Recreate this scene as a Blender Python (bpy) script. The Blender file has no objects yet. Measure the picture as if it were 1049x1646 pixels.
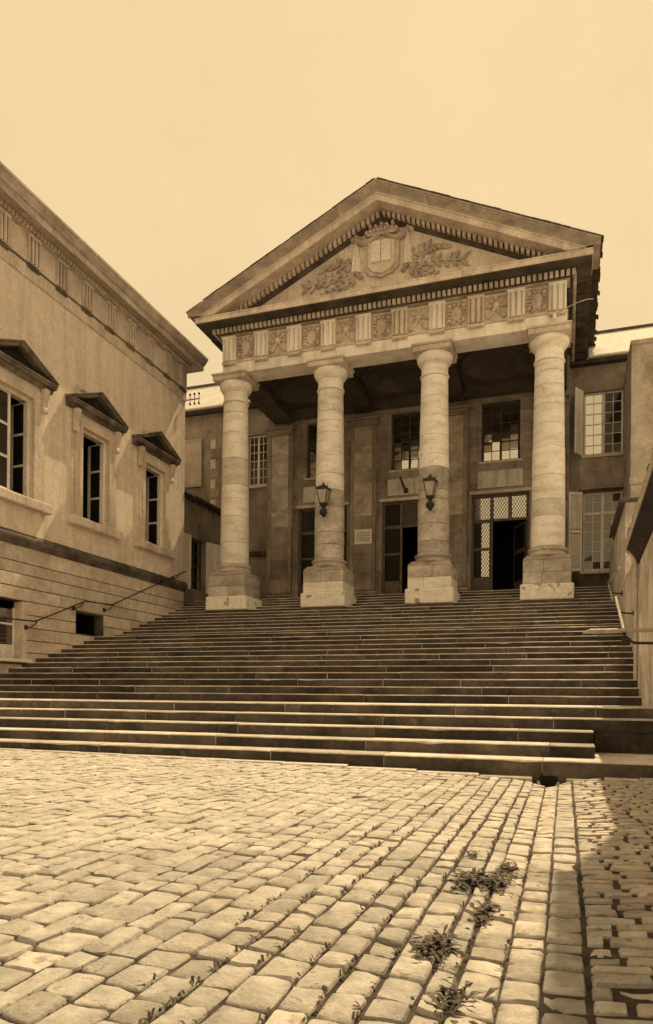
import bpy, math, random
from mathutils import Vector, Matrix, noise
R_ = math.radians
rnd = random.Random(11)
scene = bpy.context.scene
col = scene.collection

# ------------------------------------------------------------------ camera, sky, sun, exposure
CAM_Z = 0.956
YAW = R_(18.52)
cam_data = bpy.data.cameras.new('camera'); cam = bpy.data.objects.new('camera', cam_data); col.objects.link(cam)
cam_data.sensor_fit = 'HORIZONTAL'; cam_data.sensor_width = 36.0
cam_data.lens = 36.0 * 1144.0 / 1049.0
cam_data.shift_y = 0.2812
cam_data.clip_start = 0.05; cam_data.clip_end = 3000
cam.matrix_world = Matrix.Translation((0, 0, CAM_Z)) @ Matrix.Rotation(YAW, 4, 'Z') @ Matrix.Rotation(R_(90), 4, 'X') @ Matrix.Rotation(R_(0.52), 4, 'Z')
scene.camera = cam

SUN = Vector((0.154, 0.62, 1.0)).normalized()
world = bpy.data.worlds.new('World'); scene.world = world; world.use_nodes = True
wn = world.node_tree.nodes; wl = world.node_tree.links; wn.clear()
w_out = wn.new('ShaderNodeOutputWorld'); w_bg = wn.new('ShaderNodeBackground')
w_sky = wn.new('ShaderNodeTexSky'); w_sky.sky_type = 'NISHITA'; w_sky.sun_disc = False
w_sky.sun_elevation = math.asin(SUN.z); w_sky.sun_rotation = math.atan2(SUN.x, SUN.y)
w_sky.air_density = 1.0; w_sky.dust_density = 4.0; w_sky.ozone_density = 1.0
w_bw = wn.new('ShaderNodeRGBToBW')                       # the photograph is a sepia print: the sky has brightness but one hue
w_pow = wn.new('ShaderNodeMath'); w_pow.operation = 'POWER'; w_pow.inputs[1].default_value = 0.035
w_mul = wn.new('ShaderNodeVectorMath'); w_mul.operation = 'SCALE'
w_mul.inputs[0].default_value = (7.08, 5.30, 2.90)
wl.new(w_sky.outputs[0], w_bw.inputs[0]); wl.new(w_bw.outputs[0], w_pow.inputs[0])
w_tc = wn.new('ShaderNodeTexCoord'); w_nz = wn.new('ShaderNodeTexNoise'); w_nz.inputs['Scale'].default_value = 4.0; w_nz.inputs['Detail'].default_value = 12; w_nz.inputs['Roughness'].default_value = 0.72
w_mr = wn.new('ShaderNodeMapRange'); w_mr.inputs['To Min'].default_value = 0.90; w_mr.inputs['To Max'].default_value = 1.10
w_mm = wn.new('ShaderNodeMath'); w_mm.operation = 'MULTIPLY'
wl.new(w_tc.outputs['Generated'], w_nz.inputs['Vector']); wl.new(w_nz.outputs['Fac'], w_mr.inputs['Value'])
wl.new(w_mr.outputs[0], w_mm.inputs[0]); wl.new(w_pow.outputs[0], w_mm.inputs[1])
wl.new(w_mm.outputs[0], w_mul.inputs['Scale']); wl.new(w_mul.outputs[0], w_bg.inputs[0])
w_bg.inputs[1].default_value = 0.12
wl.new(w_bg.outputs[0], w_out.inputs[0])

sun_data = bpy.data.lights.new('sun', 'SUN'); sun_data.energy = 5.0; sun_data.angle = R_(0.5)
sun_data.color = (1.0, 0.77, 0.43)
sun = bpy.data.objects.new('sun', sun_data); col.objects.link(sun)
sun.rotation_euler = SUN.to_track_quat('Z', 'Y').to_euler(); sun.location = SUN * 60

scene.view_settings.view_transform = 'Standard'; scene.view_settings.look = 'None'
scene.view_settings.gamma = 1.0; scene.view_settings.use_curve_mapping = False
scene.view_settings.exposure = 0.0
scene.render.engine = 'CYCLES'
scene.cycles.max_bounces = 6; scene.cycles.diffuse_bounces = 4

# ------------------------------------------------------------------ mesh helpers
class MB:
    def __init__(s): s.v = []; s.f = []; s.m = []
    def add(s, vs, fs, m=0):
        o = len(s.v); s.v.extend(vs)
        for k, f in enumerate(fs):
            s.f.append(tuple(o + i for i in f)); s.m.append(m[k] if isinstance(m, (list, tuple)) else m)
        return s
    def box(s, x0, x1, y0, y1, z0, z1, m=0):
        vs = [(x0,y0,z0),(x1,y0,z0),(x1,y1,z0),(x0,y1,z0),(x0,y0,z1),(x1,y0,z1),(x1,y1,z1),(x0,y1,z1)]
        return s.add(vs, [(0,3,2,1),(4,5,6,7),(0,1,5,4),(1,2,6,5),(2,3,7,6),(3,0,4,7)], m)
    def cbox(s, x0, x1, y0, y1, z0, z1, b=.01, m=0):
        # chamfered box: 24 vertices
        X=(x0,x1);Y=(y0,y1);Z=(z0,z1); vs=[]; idx={}
        for i in (0,1):
            for j in (0,1):
                for k in (0,1):
                    sx=b if i==0 else -b; sy=b if j==0 else -b; sz=b if k==0 else -b
                    idx[i,j,k]=len(vs)
                    vs += [(X[i],Y[j]+sy,Z[k]+sz),(X[i]+sx,Y[j],Z[k]+sz),(X[i]+sx,Y[j]+sy,Z[k])]
        g=lambda i,j,k,a: idx[i,j,k]+a
        fs=[]
        for i in (0,1):
            q=[g(i,0,0,0),g(i,1,0,0),g(i,1,1,0),g(i,0,1,0)]; fs.append(tuple(q if i else q[::-1]))
            q=[g(0,i,0,1),g(1,i,0,1),g(1,i,1,1),g(0,i,1,1)]; fs.append(tuple(q[::-1] if i else q))
            q=[g(0,0,i,2),g(1,0,i,2),g(1,1,i,2),g(0,1,i,2)]; fs.append(tuple(q if i else q[::-1]))
        for a in (0,1):
            for c in (0,1):
                fs.append((g(0,a,c,1),g(1,a,c,1),g(1,a,c,2),g(0,a,c,2)))
                fs.append((g(a,0,c,0),g(a,1,c,0),g(a,1,c,2),g(a,0,c,2)))
                fs.append((g(a,c,0,0),g(a,c,1,0),g(a,c,1,1),g(a,c,0,1)))
        for i in (0,1):
            for j in (0,1):
                for k in (0,1): fs.append((g(i,j,k,0),g(i,j,k,1),g(i,j,k,2)))
        return s.add(vs, fs, m)
    def prism(s, poly, axis, a0, a1, m=0):
        # closed 2-D polygon extruded along an axis: poly coords are the two other axes in order
        n=len(poly)
        def P(a,p): return {'x':(a,p[0],p[1]),'y':(p[0],a,p[1]),'z':(p[0],p[1],a)}[axis]
        vs=[P(a0,p) for p in poly]+[P(a1,p) for p in poly]
        fs=[tuple(range(n))[::-1], tuple(range(n,2*n))]+[(i,(i+1)%n,n+(i+1)%n,n+i) for i in range(n)]
        return s.add(vs, fs, m)
    def loft(s, rings, m=0, caps=True):
        n=len(rings[0]); vs=[p for r in rings for p in r]; fs=[]
        for k in range(len(rings)-1):
            for i in range(n): fs.append((k*n+i,k*n+(i+1)%n,(k+1)*n+(i+1)%n,(k+1)*n+i))
        if caps: fs += [tuple(range(n))[::-1], tuple(range((len(rings)-1)*n,len(rings)*n))]
        return s.add(vs, fs, m)
    def lathe(s, prof, cx, cy, n=40, m=0):
        return s.loft([[(cx+r*math.cos(2*math.pi*i/n),cy+r*math.sin(2*math.pi*i/n),z) for i in range(n)] for r,z in prof], m)
    def tube(s, pts, r, n=8, m=0):
        pts=[Vector(p) for p in pts]; rings=[]
        rr = r if isinstance(r,(list,tuple)) else [r]*len(pts)
        for k,p in enumerate(pts):
            t=(pts[min(k+1,len(pts)-1)]-pts[max(k-1,0)]).normalized()
            u=t.cross(Vector((0,0,1)));
            if u.length<.05: u=t.cross(Vector((0,1,0)))
            u.normalize(); w=u.cross(t)
            rings.append([tuple(p+u*(rr[k]*math.cos(2*math.pi*i/n))+w*(rr[k]*math.sin(2*math.pi*i/n))) for i in range(n)])
        return s.loft(rings, m)
    def quad(s, a,b,c,d, m=0): return s.add([a,b,c,d],[(0,1,2,3)],m)
    def build(s, name, mats, parent=None, smooth=False):
        me=bpy.data.meshes.new(name); me.from_pydata([tuple(v) for v in s.v],[],s.f)
        mats = mats if isinstance(mats,(list,tuple)) else [mats]
        for mm in mats: me.materials.append(mm)
        if len(mats)>1: me.polygons.foreach_set('material_index', s.m)
        if smooth:
            me.polygons.foreach_set('use_smooth',[True]*len(me.polygons))
            if smooth is not True: me.set_sharp_from_angle(angle=R_(smooth))
        me.update()
        o=bpy.data.objects.new(name, me); col.objects.link(o)
        if parent is not None: attach(o, parent)
        return o
def attach(o, parent):
    o.parent=parent
    if parent.get('_empty'): o.matrix_parent_inverse=Matrix.Translation(-parent.location)
def tag(o, label=None, cat=None, group=None, kind=None):
    if label: o['label']=label
    if cat: o['category']=cat
    if group: o['group']=group
    if kind: o['kind']=kind
    return o
def thing(name, label, cat, loc=(0,0,0), group=None):
    o=bpy.data.objects.new(name,None); o.location=loc; o.empty_display_size=.3; o['_empty']=1
    col.objects.link(o); return tag(o,label,cat,group)

# ------------------------------------------------------------------ materials (base colours are the sepia values of each surface)
def sep(v, t='mid'):
    k={'pale':(1,.95,.90),'mid':(1,.87,.77),'brown':(1,.82,.68),'dark':(1,.85,.76)}[t]
    return (v*k[0],v*k[1],v*k[2],1)
def material(name, a, b, scale=1.2, rough=.9, bump=.25, fine=45., var=.10, stain=None, stain_amt=.5, stain_scale=(1.6,1.6,.35), spots=None, spec=.25, grain=.26, grain_scale=11.):
    m=bpy.data.materials.new(name); m.use_nodes=True; n=m.node_tree.nodes; l=m.node_tree.links
    bs=n['Principled BSDF']; bs.inputs['Roughness'].default_value=rough; bs.inputs['Specular IOR Level'].default_value=spec
    tc=n.new('ShaderNodeTexCoord'); oi=n.new('ShaderNodeObjectInfo')
    off=n.new('ShaderNodeVectorMath'); off.operation='SCALE'; off.inputs['Scale'].default_value=37.
    cb=n.new('ShaderNodeCombineXYZ'); l.new(oi.outputs['Random'],cb.inputs[0]); l.new(oi.outputs['Random'],cb.inputs[1]); l.new(cb.outputs[0],off.inputs[0])
    ad=n.new('ShaderNodeVectorMath'); l.new(tc.outputs['Object'],ad.inputs[0]); l.new(off.outputs[0],ad.inputs[1])
    n1=n.new('ShaderNodeTexNoise'); n1.inputs['Scale'].default_value=scale; n1.inputs['Detail'].default_value=9; n1.inputs['Roughness'].default_value=.65
    l.new(ad.outputs[0],n1.inputs['Vector'])
    cr=n.new('ShaderNodeValToRGB'); cr.color_ramp.elements[0].position=.32; cr.color_ramp.elements[1].position=.68
    cr.color_ramp.elements[0].color=a; cr.color_ramp.elements[1].color=b
    l.new(n1.outputs['Fac'],cr.inputs[0]); cur=cr.outputs[0]
    if stain:
        mp=n.new('ShaderNodeMapping'); mp.inputs['Scale'].default_value=stain_scale; l.new(tc.outputs['Object'],mp.inputs['Vector'])
        n2=n.new('ShaderNodeTexNoise'); n2.inputs['Scale'].default_value=1.5; n2.inputs['Detail'].default_value=7; n2.inputs['Roughness'].default_value=.6
        l.new(mp.outputs[0],n2.inputs['Vector'])
        r2=n.new('ShaderNodeValToRGB'); r2.color_ramp.elements[0].position=.46; r2.color_ramp.elements[1].position=.72
        r2.color_ramp.elements[0].color=(0,0,0,1); r2.color_ramp.elements[1].color=(stain_amt,)*3+(1,)
        l.new(n2.outputs['Fac'],r2.inputs[0])
        mx=n.new('ShaderNodeMixRGB'); l.new(r2.outputs[0],mx.inputs[0]); l.new(cur,mx.inputs[1]); mx.inputs[2].default_value=stain; cur=mx.outputs[0]
    if spots:
        n4=n.new('ShaderNodeTexNoise'); n4.inputs['Scale'].default_value=spots[1]; n4.inputs['Detail'].default_value=4
        l.new(ad.outputs[0],n4.inputs['Vector'])
        r4=n.new('ShaderNodeValToRGB'); r4.color_ramp.elements[0].position=.60; r4.color_ramp.elements[1].position=.68
        r4.color_ramp.elements[0].color=(0,0,0,1); r4.color_ramp.elements[1].color=(spots[2],)*3+(1,)
        l.new(n4.outputs['Fac'],r4.inputs[0])
        mx=n.new('ShaderNodeMixRGB'); l.new(r4.outputs[0],mx.inputs[0]); l.new(cur,mx.inputs[1]); mx.inputs[2].default_value=spots[0]; cur=mx.outputs[0]
    # fine grain of the surface
    ng=n.new('ShaderNodeTexNoise'); ng.inputs['Scale'].default_value=grain_scale; ng.inputs['Detail'].default_value=7; ng.inputs['Roughness'].default_value=.75
    l.new(ad.outputs[0],ng.inputs['Vector'])
    rg=n.new('ShaderNodeMapRange'); rg.inputs['From Min'].default_value=.3; rg.inputs['From Max'].default_value=.7; rg.inputs['To Min'].default_value=1-grain; rg.inputs['To Max'].default_value=1+grain*.75
    l.new(ng.outputs['Fac'],rg.inputs['Value'])
    gs=n.new('ShaderNodeVectorMath'); gs.operation='SCALE'; l.new(cur,gs.inputs[0]); l.new(rg.outputs[0],gs.inputs['Scale']); cur=gs.outputs[0]
    # tone of the single stone
    vm=n.new('ShaderNodeMapRange'); vm.inputs['To Min'].default_value=1-var; vm.inputs['To Max'].default_value=1+var
    l.new(oi.outputs['Random'],vm.inputs['Value'])
    sc=n.new('ShaderNodeVectorMath'); sc.operation='SCALE'; l.new(cur,sc.inputs[0]); l.new(vm.outputs[0],sc.inputs['Scale'])
    l.new(sc.outputs[0],bs.inputs['Base Color'])
    n3=n.new('ShaderNodeTexNoise'); n3.inputs['Scale'].default_value=fine; n3.inputs['Detail'].default_value=6; n3.inputs['Roughness'].default_value=.7
    l.new(tc.outputs['Object'],n3.inputs['Vector'])
    bp=n.new('ShaderNodeBump'); bp.inputs['Strength'].default_value=bump; bp.inputs['Distance'].default_value=.02
    l.new(n3.outputs['Fac'],bp.inputs['Height']); l.new(bp.outputs[0],bs.inputs['Normal'])
    return m
def glass_material(name, mirror, tint=.85, wav=.02):
    m=bpy.data.materials.new(name); m.use_nodes=True; n=m.node_tree.nodes; l=m.node_tree.links
    bs=n['Principled BSDF']; bs.inputs['Base Color'].default_value=sep(.02,'dark'); bs.inputs['Roughness'].default_value=.3; bs.inputs['Specular IOR Level'].default_value=.08
    gl=n.new('ShaderNodeBsdfGlossy'); gl.inputs['Color'].default_value=(tint,tint*.97,tint*.9,1); gl.inputs['Roughness'].default_value=.03
    tc=n.new('ShaderNodeTexCoord'); nz=n.new('ShaderNodeTexNoise'); nz.inputs['Scale'].default_value=2.5
    l.new(tc.outputs['Object'],nz.inputs['Vector']); bp=n.new('ShaderNodeBump'); bp.inputs['Strength'].default_value=wav; l.new(nz.outputs['Fac'],bp.inputs['Height'])
    l.new(bp.outputs[0],gl.inputs['Normal'])
    mx=n.new('ShaderNodeMixShader'); mx.inputs[0].default_value=mirror
    l.new(bs.outputs[0],mx.inputs[1]); l.new(gl.outputs[0],mx.inputs[2]); l.new(mx.outputs[0],n['Material Output'].inputs[0])
    return m
M={}
M['stone_pale']=material('stone_pale',sep(0.88,'pale'),sep(0.97,'pale'),1.1,bump=.3,var=.07,stain=sep(.30,'mid'),stain_amt=.45,grain=.14)
M['stone_column']=material('stone_column',sep(.84,'pale'),sep(.97,'pale'),1.6,bump=.35,var=.07,stain=sep(.40,'mid'),stain_amt=.5,stain_scale=(.8,.8,3.0),spots=(sep(.25),9.,.3),grain=.12)
M['stone_grimy']=material('stone_grimy',sep(0.34,'brown'),sep(0.62,'mid'),1.6,bump=.4,var=.14,stain=sep(.13,'brown'),stain_amt=.6,stain_scale=(1.2,1.2,1.4))
M['stone_worn']=material('stone_worn',sep(.40,'mid'),sep(.70,'pale'),1.8,bump=.45,var=.12,stain=sep(.22,'brown'),stain_amt=.6,stain_scale=(1.,1.,2.2),spots=(sep(.2,'brown'),8.,.4))
M['stone_aged']=material('stone_aged',sep(.62,'pale'),sep(.86,'pale'),2.4,bump=.45,var=.06,stain=sep(.34,'mid'),stain_amt=.6,stain_scale=(1.,1.,2.),grain=.2)
M['stone_plinth']=material('stone_plinth',sep(0.84,'pale'),sep(0.94,'pale'),2.2,bump=.35,var=.06,spots=(sep(.22,'brown'),4.,.75))
M['stone_mid']=material('stone_mid',sep(0.54,'mid'),sep(0.76,'mid'),1.4,bump=.3,var=.10,stain=sep(.16,'brown'),stain_amt=.5)
M['stone_frieze']=material('stone_frieze',sep(0.56,'mid'),sep(0.84,'mid'),1.8,bump=.35,var=.08,stain=sep(.2,'brown'),stain_amt=.5)
M['stone_cornice']=material('stone_cornice',sep(0.27,'brown'),sep(0.5,'mid'),1.3,bump=.4,var=.05,stain=sep(.13,'dark'),stain_amt=.6,stain_scale=(.45,.45,2.6))
M['cornice_wing']=material('cornice_wing',sep(.36,'brown'),sep(.62,'mid'),1.6,bump=.4,var=.05,stain=sep(.16,'dark'),stain_amt=.6,stain_scale=(2.6,.35,2.6))
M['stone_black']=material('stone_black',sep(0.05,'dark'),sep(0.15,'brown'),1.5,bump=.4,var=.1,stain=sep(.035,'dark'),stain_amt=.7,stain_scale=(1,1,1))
M['tympanum']=material('tympanum',sep(0.58,'mid'),sep(0.76,'mid'),1.2,bump=.3,stain=sep(.24,'brown'),stain_amt=.45)
M['relief']=material('relief',sep(0.4,'mid'),sep(0.62,'mid'),2.,bump=.3,stain=sep(.2,'brown'),stain_amt=.5)
M['tablet']=material('tablet',sep(0.66,'pale'),sep(0.8,'pale'),2.,bump=.15,var=.03)
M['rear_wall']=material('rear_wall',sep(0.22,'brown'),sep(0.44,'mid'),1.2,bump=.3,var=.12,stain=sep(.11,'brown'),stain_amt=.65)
M['plaster_left']=material('plaster_left',sep(.72,'mid'),sep(.90,'mid'),3.2,bump=.7,fine=26,stain=sep(.40,'brown'),stain_amt=.42,stain_scale=(2.4,2.4,.22),spots=(sep(.5,'brown'),19.,.4),grain=.2)
M['rustic']=material('rustic',sep(.58,'mid'),sep(.80,'mid'),3.,bump=.5,var=.10,stain=sep(.26,'brown'),stain_amt=.5,stain_scale=(.9,.9,.9),spots=(sep(.4,'brown'),16.,.4))
M['band_dirty']=material('band_dirty',sep(0.045,'dark'),sep(0.26,'mid'),1.6,bump=.5,stain=sep(.04,'dark'),stain_amt=.7,stain_scale=(1,.5,2))
M['trim_left']=material('trim_left',sep(0.54,'mid'),sep(0.76,'mid'),1.6,bump=.25,var=.07,stain=sep(.2,'brown'),stain_amt=.4)
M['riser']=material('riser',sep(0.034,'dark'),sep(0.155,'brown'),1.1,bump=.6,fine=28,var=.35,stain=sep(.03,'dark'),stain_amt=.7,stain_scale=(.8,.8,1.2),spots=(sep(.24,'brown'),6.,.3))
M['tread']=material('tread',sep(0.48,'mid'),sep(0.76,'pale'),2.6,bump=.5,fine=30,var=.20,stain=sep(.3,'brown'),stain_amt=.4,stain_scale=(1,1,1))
M['cobble']=material('cobble',sep(.40,'pale'),sep(.62,'pale'),7.,bump=.8,fine=45,var=.16,stain=sep(.27,'mid'),stain_amt=.55,stain_scale=(.9,.9,.9),spots=(sep(.22,'brown'),22.,.6))
M['cobble_dark']=material('cobble_dark',sep(0.34,'mid'),sep(0.6,'mid'),5.,bump=.6,fine=50,var=.25,spots=(sep(.10,'brown'),14.,.6))
M['cobble_gutter']=material('cobble_gutter',sep(0.38,'mid'),sep(0.6,'pale'),6.,bump=.6,fine=50,var=.22,spots=(sep(.16,'brown'),14.,.6))
M['dirt']=material('dirt',sep(.03,'brown'),sep(.13,'brown'),6.,bump=.8,fine=70,var=0)
M['earth']=material('earth',sep(.40,'pale'),sep(.52,'pale'),.5,bump=.4,var=0)
M['plaster_back']=material('plaster_back',sep(0.2,'brown'),sep(0.42,'mid'),1.,bump=.4,stain=sep(.10,'brown'),stain_amt=.6,stain_scale=(1.2,1.2,.6))
M['plaster_side']=material('plaster_side',sep(0.42,'mid'),sep(0.78,'pale'),1.4,bump=.5,fine=25,stain=sep(.18,'brown'),stain_amt=.6,stain_scale=(1.3,1.3,.40),spots=(sep(.2,'brown'),5.,.4))
M['plaster_wing']=material('plaster_wing',sep(0.4,'mid'),sep(0.66,'mid'),.8,bump=.4,stain=sep(.11,'brown'),stain_amt=.6,stain_scale=(1.,1.,.7))
M['roof_pale']=material('roof_pale',sep(.62,'pale'),sep(.8,'pale'),2.,bump=.4,var=.05)
M['roof_dark']=material('roof_dark',sep(.06,'dark'),sep(.16,'brown'),3.,bump=.5,var=.2)
M['wood_dark']=material('wood_dark',sep(.03,'dark'),sep(.08,'dark'),3.,rough=.6,bump=.3,var=.1,stain_scale=(1,1,1))
M['wood_door']=material('wood_door',sep(.09,'brown'),sep(.18,'brown'),4.,rough=.55,bump=.3,var=.1)
M['paint_pale']=material('paint_pale',sep(0.84,'pale'),sep(0.95,'pale'),3.,rough=.6,bump=.2,var=.05,stain=sep(.3),stain_amt=.4)
M['paint_mid']=material('paint_mid',sep(0.4,'mid'),sep(0.56,'mid'),3.,rough=.6,bump=.2,var=.08,stain=sep(.18),stain_amt=.4)
M['iron']=material('iron',sep(.015,'dark'),sep(.04,'dark'),8.,rough=.5,bump=.3,var=0,spec=.4)
M['iron_worn']=material('iron_worn',sep(0.34,'mid'),sep(0.56,'mid'),8.,rough=.4,bump=.2,var=0,spec=.5)
M['hood']=material('hood',sep(.07,'dark'),sep(.30,'brown'),2.2,bump=.5,fine=30,var=.1,stain=sep(.03,'dark'),stain_amt=.75,stain_scale=(1,1,1.5))
M['near_black']=material('near_black',sep(0.012,'dark'),sep(0.035,'dark'),2.,bump=.4,var=0)  # near-black tone for the eave underside and window pediment fields
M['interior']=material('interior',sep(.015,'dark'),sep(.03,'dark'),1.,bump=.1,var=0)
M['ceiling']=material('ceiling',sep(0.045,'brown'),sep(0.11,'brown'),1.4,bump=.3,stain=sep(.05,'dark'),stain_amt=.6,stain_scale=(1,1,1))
M['plaque']=material('plaque',sep(.55,'pale'),sep(.72,'pale'),2.5,bump=.2,var=.04,stain=sep(.28,'brown'),stain_amt=.6,stain_scale=(3,3,.3))
M['enamel']=material('enamel',sep(.8,'pale'),sep(.86,'pale'),6.,rough=.4,bump=.05,var=.02)
M['weed']=material('weed',sep(0.05,'dark'),sep(0.15,'brown'),9.,rough=.6,bump=.2,var=.2)
M['lantern_glass']=material('lantern_glass',sep(.30,'mid'),sep(.48,'mid'),5.,rough=.2,bump=.05,var=.1,spec=.6)
M['pane_mirror']=glass_material('pane_mirror',.72)
M['pane_dark']=glass_material('pane_dark',.045)
M['pane_mid']=glass_material('pane_mid',.14)
M['pane_soft']=glass_material('pane_soft',.30)
M['curtain']=material('curtain',sep(.42,'mid'),sep(.66,'pale'),6.,bump=.5,fine=20,var=.1)

# ------------------------------------------------------------------ stair profile
R = 0.165
def YS(i):
    Y = 9.44+min(i-1,4)*.513
    if i >= 6: Y += 2.137+(min(i,17)-6)*.535
    if i >= 18: Y += 1.085+(i-18)*.496
    return Y
NSTEP = 29
FLOOR = NSTEP*R
XL = -14.5          # face of the left wing
def XR(Y): return 1.28 if Y < 14.4 else 1.42
def stair_z(Y):
    z=0
    for i in range(1,NSTEP+1):
        if Y>=YS(i): z=i*R
    return z

# ground height: a shallow gutter runs towards the drain
GX=[(-60,.05),(-9,.04),(-3.2,0.),(-1.2,-.045),(-.5,-.066),(-.2,-.08),(.06,-.07),(.5,-.03),(1.3,.0),(60,.0)]
def gz(x,y):
    t=min(1,max(0,(y-8.5)/.7)); dip=-.10*math.exp(-((x+.2)/.14)**2)*t*t
    for (a,za),(b,zb) in zip(GX,GX[1:]):
        if a<=x<=b: return za+(zb-za)*(x-a)/(b-a)+dip
    return 0.

# ------------------------------------------------------------------ ground sheet
g=MB(); g.quad((-800,-800,-.30),(800,-800,-.30),(800,1500,-.30),(-800,1500,-.30))
tag(g.build('ground',M['earth']),kind='structure')

# ------------------------------------------------------------------ cobbled forecourt
g=MB()
xs=[-16+.5*i for i in range(29)]+[-3.2,-1.2,-.9,-.7,-.5,-.4,-.3,-.2,-.1,.06,.2,.35,.5,.7,.9,1.3,1.4]; xs=sorted(set(xs))
ysl=[-3+.6*i for i in range(20)]+[8.7,8.9,9.1,9.3,9.5]
vs=[(x,y,gz(x,y)-.0165+.007*noise.noise(Vector((x*3,y*3,0)))) for y in ysl for x in xs]; nx=len(xs)
fs=[(j*nx+i,j*nx+i+1,(j+1)*nx+i+1,(j+1)*nx+i) for j in range(len(ysl)-1) for i in range(nx-1)]
g.add(vs,fs)
pavement=tag(g.build('pavement',M['dirt']),kind='structure')

def in_view(x,y):
    w=-x*math.sin(YAW)+y*math.cos(YAW); u=x*math.cos(YAW)+y*math.sin(YAW)
    if w<1.2: return False
    px=524.5+1144*u/w; py=1118+1144*CAM_Z/w
    return -60<px<1110 and py<1720
def stone(mb, q, h, dome, rough=.009, m=0):
    # q: four corners (x,y) anticlockwise; rounded top with a skirt: 10-point rings
    N=10; cx=sum(p[0] for p in q)/4; cy=sum(p[1] for p in q)/4
    tilt=(rnd.uniform(-.05,.05),rnd.uniform(-.05,.05))
    def pt(u,v):
        a=(u+1)/2; b=(v+1)/2
        x=(1-a)*(1-b)*q[0][0]+a*(1-b)*q[1][0]+a*b*q[2][0]+(1-a)*b*q[3][0]
        y=(1-a)*(1-b)*q[0][1]+a*(1-b)*q[1][1]+a*b*q[2][1]+(1-a)*b*q[3][1]
        return x,y
    jit=[rnd.uniform(.955,1.025) for _ in range(N)]
    vs=[]
    for sc,dz in ((1.0,-.075),(.985,-dome*1.0),(.885,-dome*.22)):
        for i in range(N):
            t=2*math.pi*(i+.5)/N; c,s_=math.cos(t),math.sin(t)
            e=.20
            u=math.copysign(abs(c)**e,c)*sc*jit[i]; v=math.copysign(abs(s_)**e,s_)*sc*jit[i]
            x,y=pt(u,v)
            z=gz(x,y)+h+dz+(x-cx)*tilt[0]+(y-cy)*tilt[1]+(rnd.uniform(-rough,rough)*.5 if dz>-.05 else 0)
            vs.append((x,y,z))
    vs.append((cx,cy,gz(cx,cy)+h+rnd.uniform(-rough,rough)*.5))
    fs=[]
    for k in range(2):
        for i in range(N): fs.append((k*N+i,k*N+(i+1)%N,(k+1)*N+(i+1)%N,(k+1)*N+i))
    for i in range(N): fs.append((2*N+i,2*N+(i+1)%N,3*N))
    mb.add(vs,fs,m)
cob=[]       # (centre, corners, material name, dome)
KERB_Y=9.20
x=-14.2; crs=[]
while x<-.36:
    wd=rnd.uniform(.125,.172); 
    if x+wd>-.36-.06: wd=-.36-x
    crs.append((x,wd)); x+=wd
gap=.0042; gy=.0012
def wob(k,y): return .022*noise.noise(Vector((k*1.7,y*.55,3.3)))+.010*noise.noise(Vector((k*5.1,y*2.3,8.)))
for k,(x0,wd) in enumerate(crs):
    y=.9+rnd.uniform(0,.25); sk=0.
    while y<KERB_Y-.08:
        ln=rnd.uniform(.14,.25)*(1.25 if rnd.random()<.12 else 1)
        if y+ln>KERB_Y-.01: ln=max(.08,KERB_Y-.01-y)
        y1=y+ln; sk2=rnd.uniform(-.012,.012)
        near=min(1.,max(0.,(x0+2.2)/1.6)); gap=.0042+.0025*near
        xa,xb=x0+gap+wob(k,y),x0+wd-gap+wob(k+1,y)
        xc,xd=x0+wd-gap+wob(k+1,y1),x0+gap+wob(k,y1)
        q=[(xa,y+gy+sk),(xb,y+gy-sk),(xc,y1-gy+sk2),(xd,y1-gy-sk2)]
        sk=sk2*-1
        cob.append(((x0+wd/2,(y+y1)/2),q,'cobble' if rnd.random()>.05+.25*max(0,noise.noise(Vector((x0*.9,y*.6,11)))) else 'cobble_gutter',rnd.uniform(.005,.010)+.009*near))
        y=y1
# gutter: two strips of setts
for x0,x1 in ((-.36,-.21),(-.21,-.07),(-.07,.085)):
    y=.9
    while y<KERB_Y-.05:
        ln=rnd.uniform(.12,.24); y1=min(y+ln,KERB_Y-.01); s1=rnd.uniform(-.01,.01)
        q=[(x0+.002,y+.004+s1),(x1-.002,y+.004-s1),(x1-.002,y1-.004),(x0+.002,y1-.004)]
        cob.append((((x0+x1)/2,(y+y1)/2),q,'cobble_gutter' if x0<-.1 else 'cobble',rnd.uniform(.012,.022))); y=y1
# right of the gutter the courses run across
y=.9
while y<YS(1)-.06:
    h=rnd.uniform(.085,.125); y1=min(y+h,YS(1)-.015); xx=.088; first=True
    while xx<1.24:
        ln=rnd.uniform(.14,.26)*(.55 if first and rnd.random()<.5 else 1); first=False
        x1=min(xx+ln,1.27)
        q=[(xx+.008,y+.009+rnd.uniform(-.008,.008)),(x1-.008,y+.009+rnd.uniform(-.008,.008)),(x1-.008,y1-.007),(xx+.008,y1-.007)]
        cob.append((((xx+x1)/2,(y+y1)/2),q,'cobble' if xx<.2 and rnd.random()<.7 else ('cobble_dark' if rnd.random()<.75 else 'cobble_gutter'),rnd.uniform(.014,.026))); xx=x1
    y=y1
vis=[c for c in cob if in_view(*c[0])]; hid=[c for c in cob if not in_view(*c[0])]
vis.sort(key=lambda c:c[0][0]**2+c[0][1]**2)
for c in vis[:300]:
    mb=MB(); stone(mb,c[1],rnd.uniform(-.007,.007)-(.006 if rnd.random()<.05 else 0),c[3]); mb.build('cobble',M[c[2]],pavement,smooth=50)
# the joined rest keeps several tones
tones=['cobble','cobble_gutter','cobble_dark']
mb=MB()
for c in vis[300:]+hid: stone(mb,c[1],rnd.uniform(-.007,.007)-(.006 if rnd.random()<.05 else 0),c[3],m=tones.index(c[2]))
rest=mb.build('cobbles',[M[t] for t in tones],pavement,smooth=50); tag(rest,kind='stuff')

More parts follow.
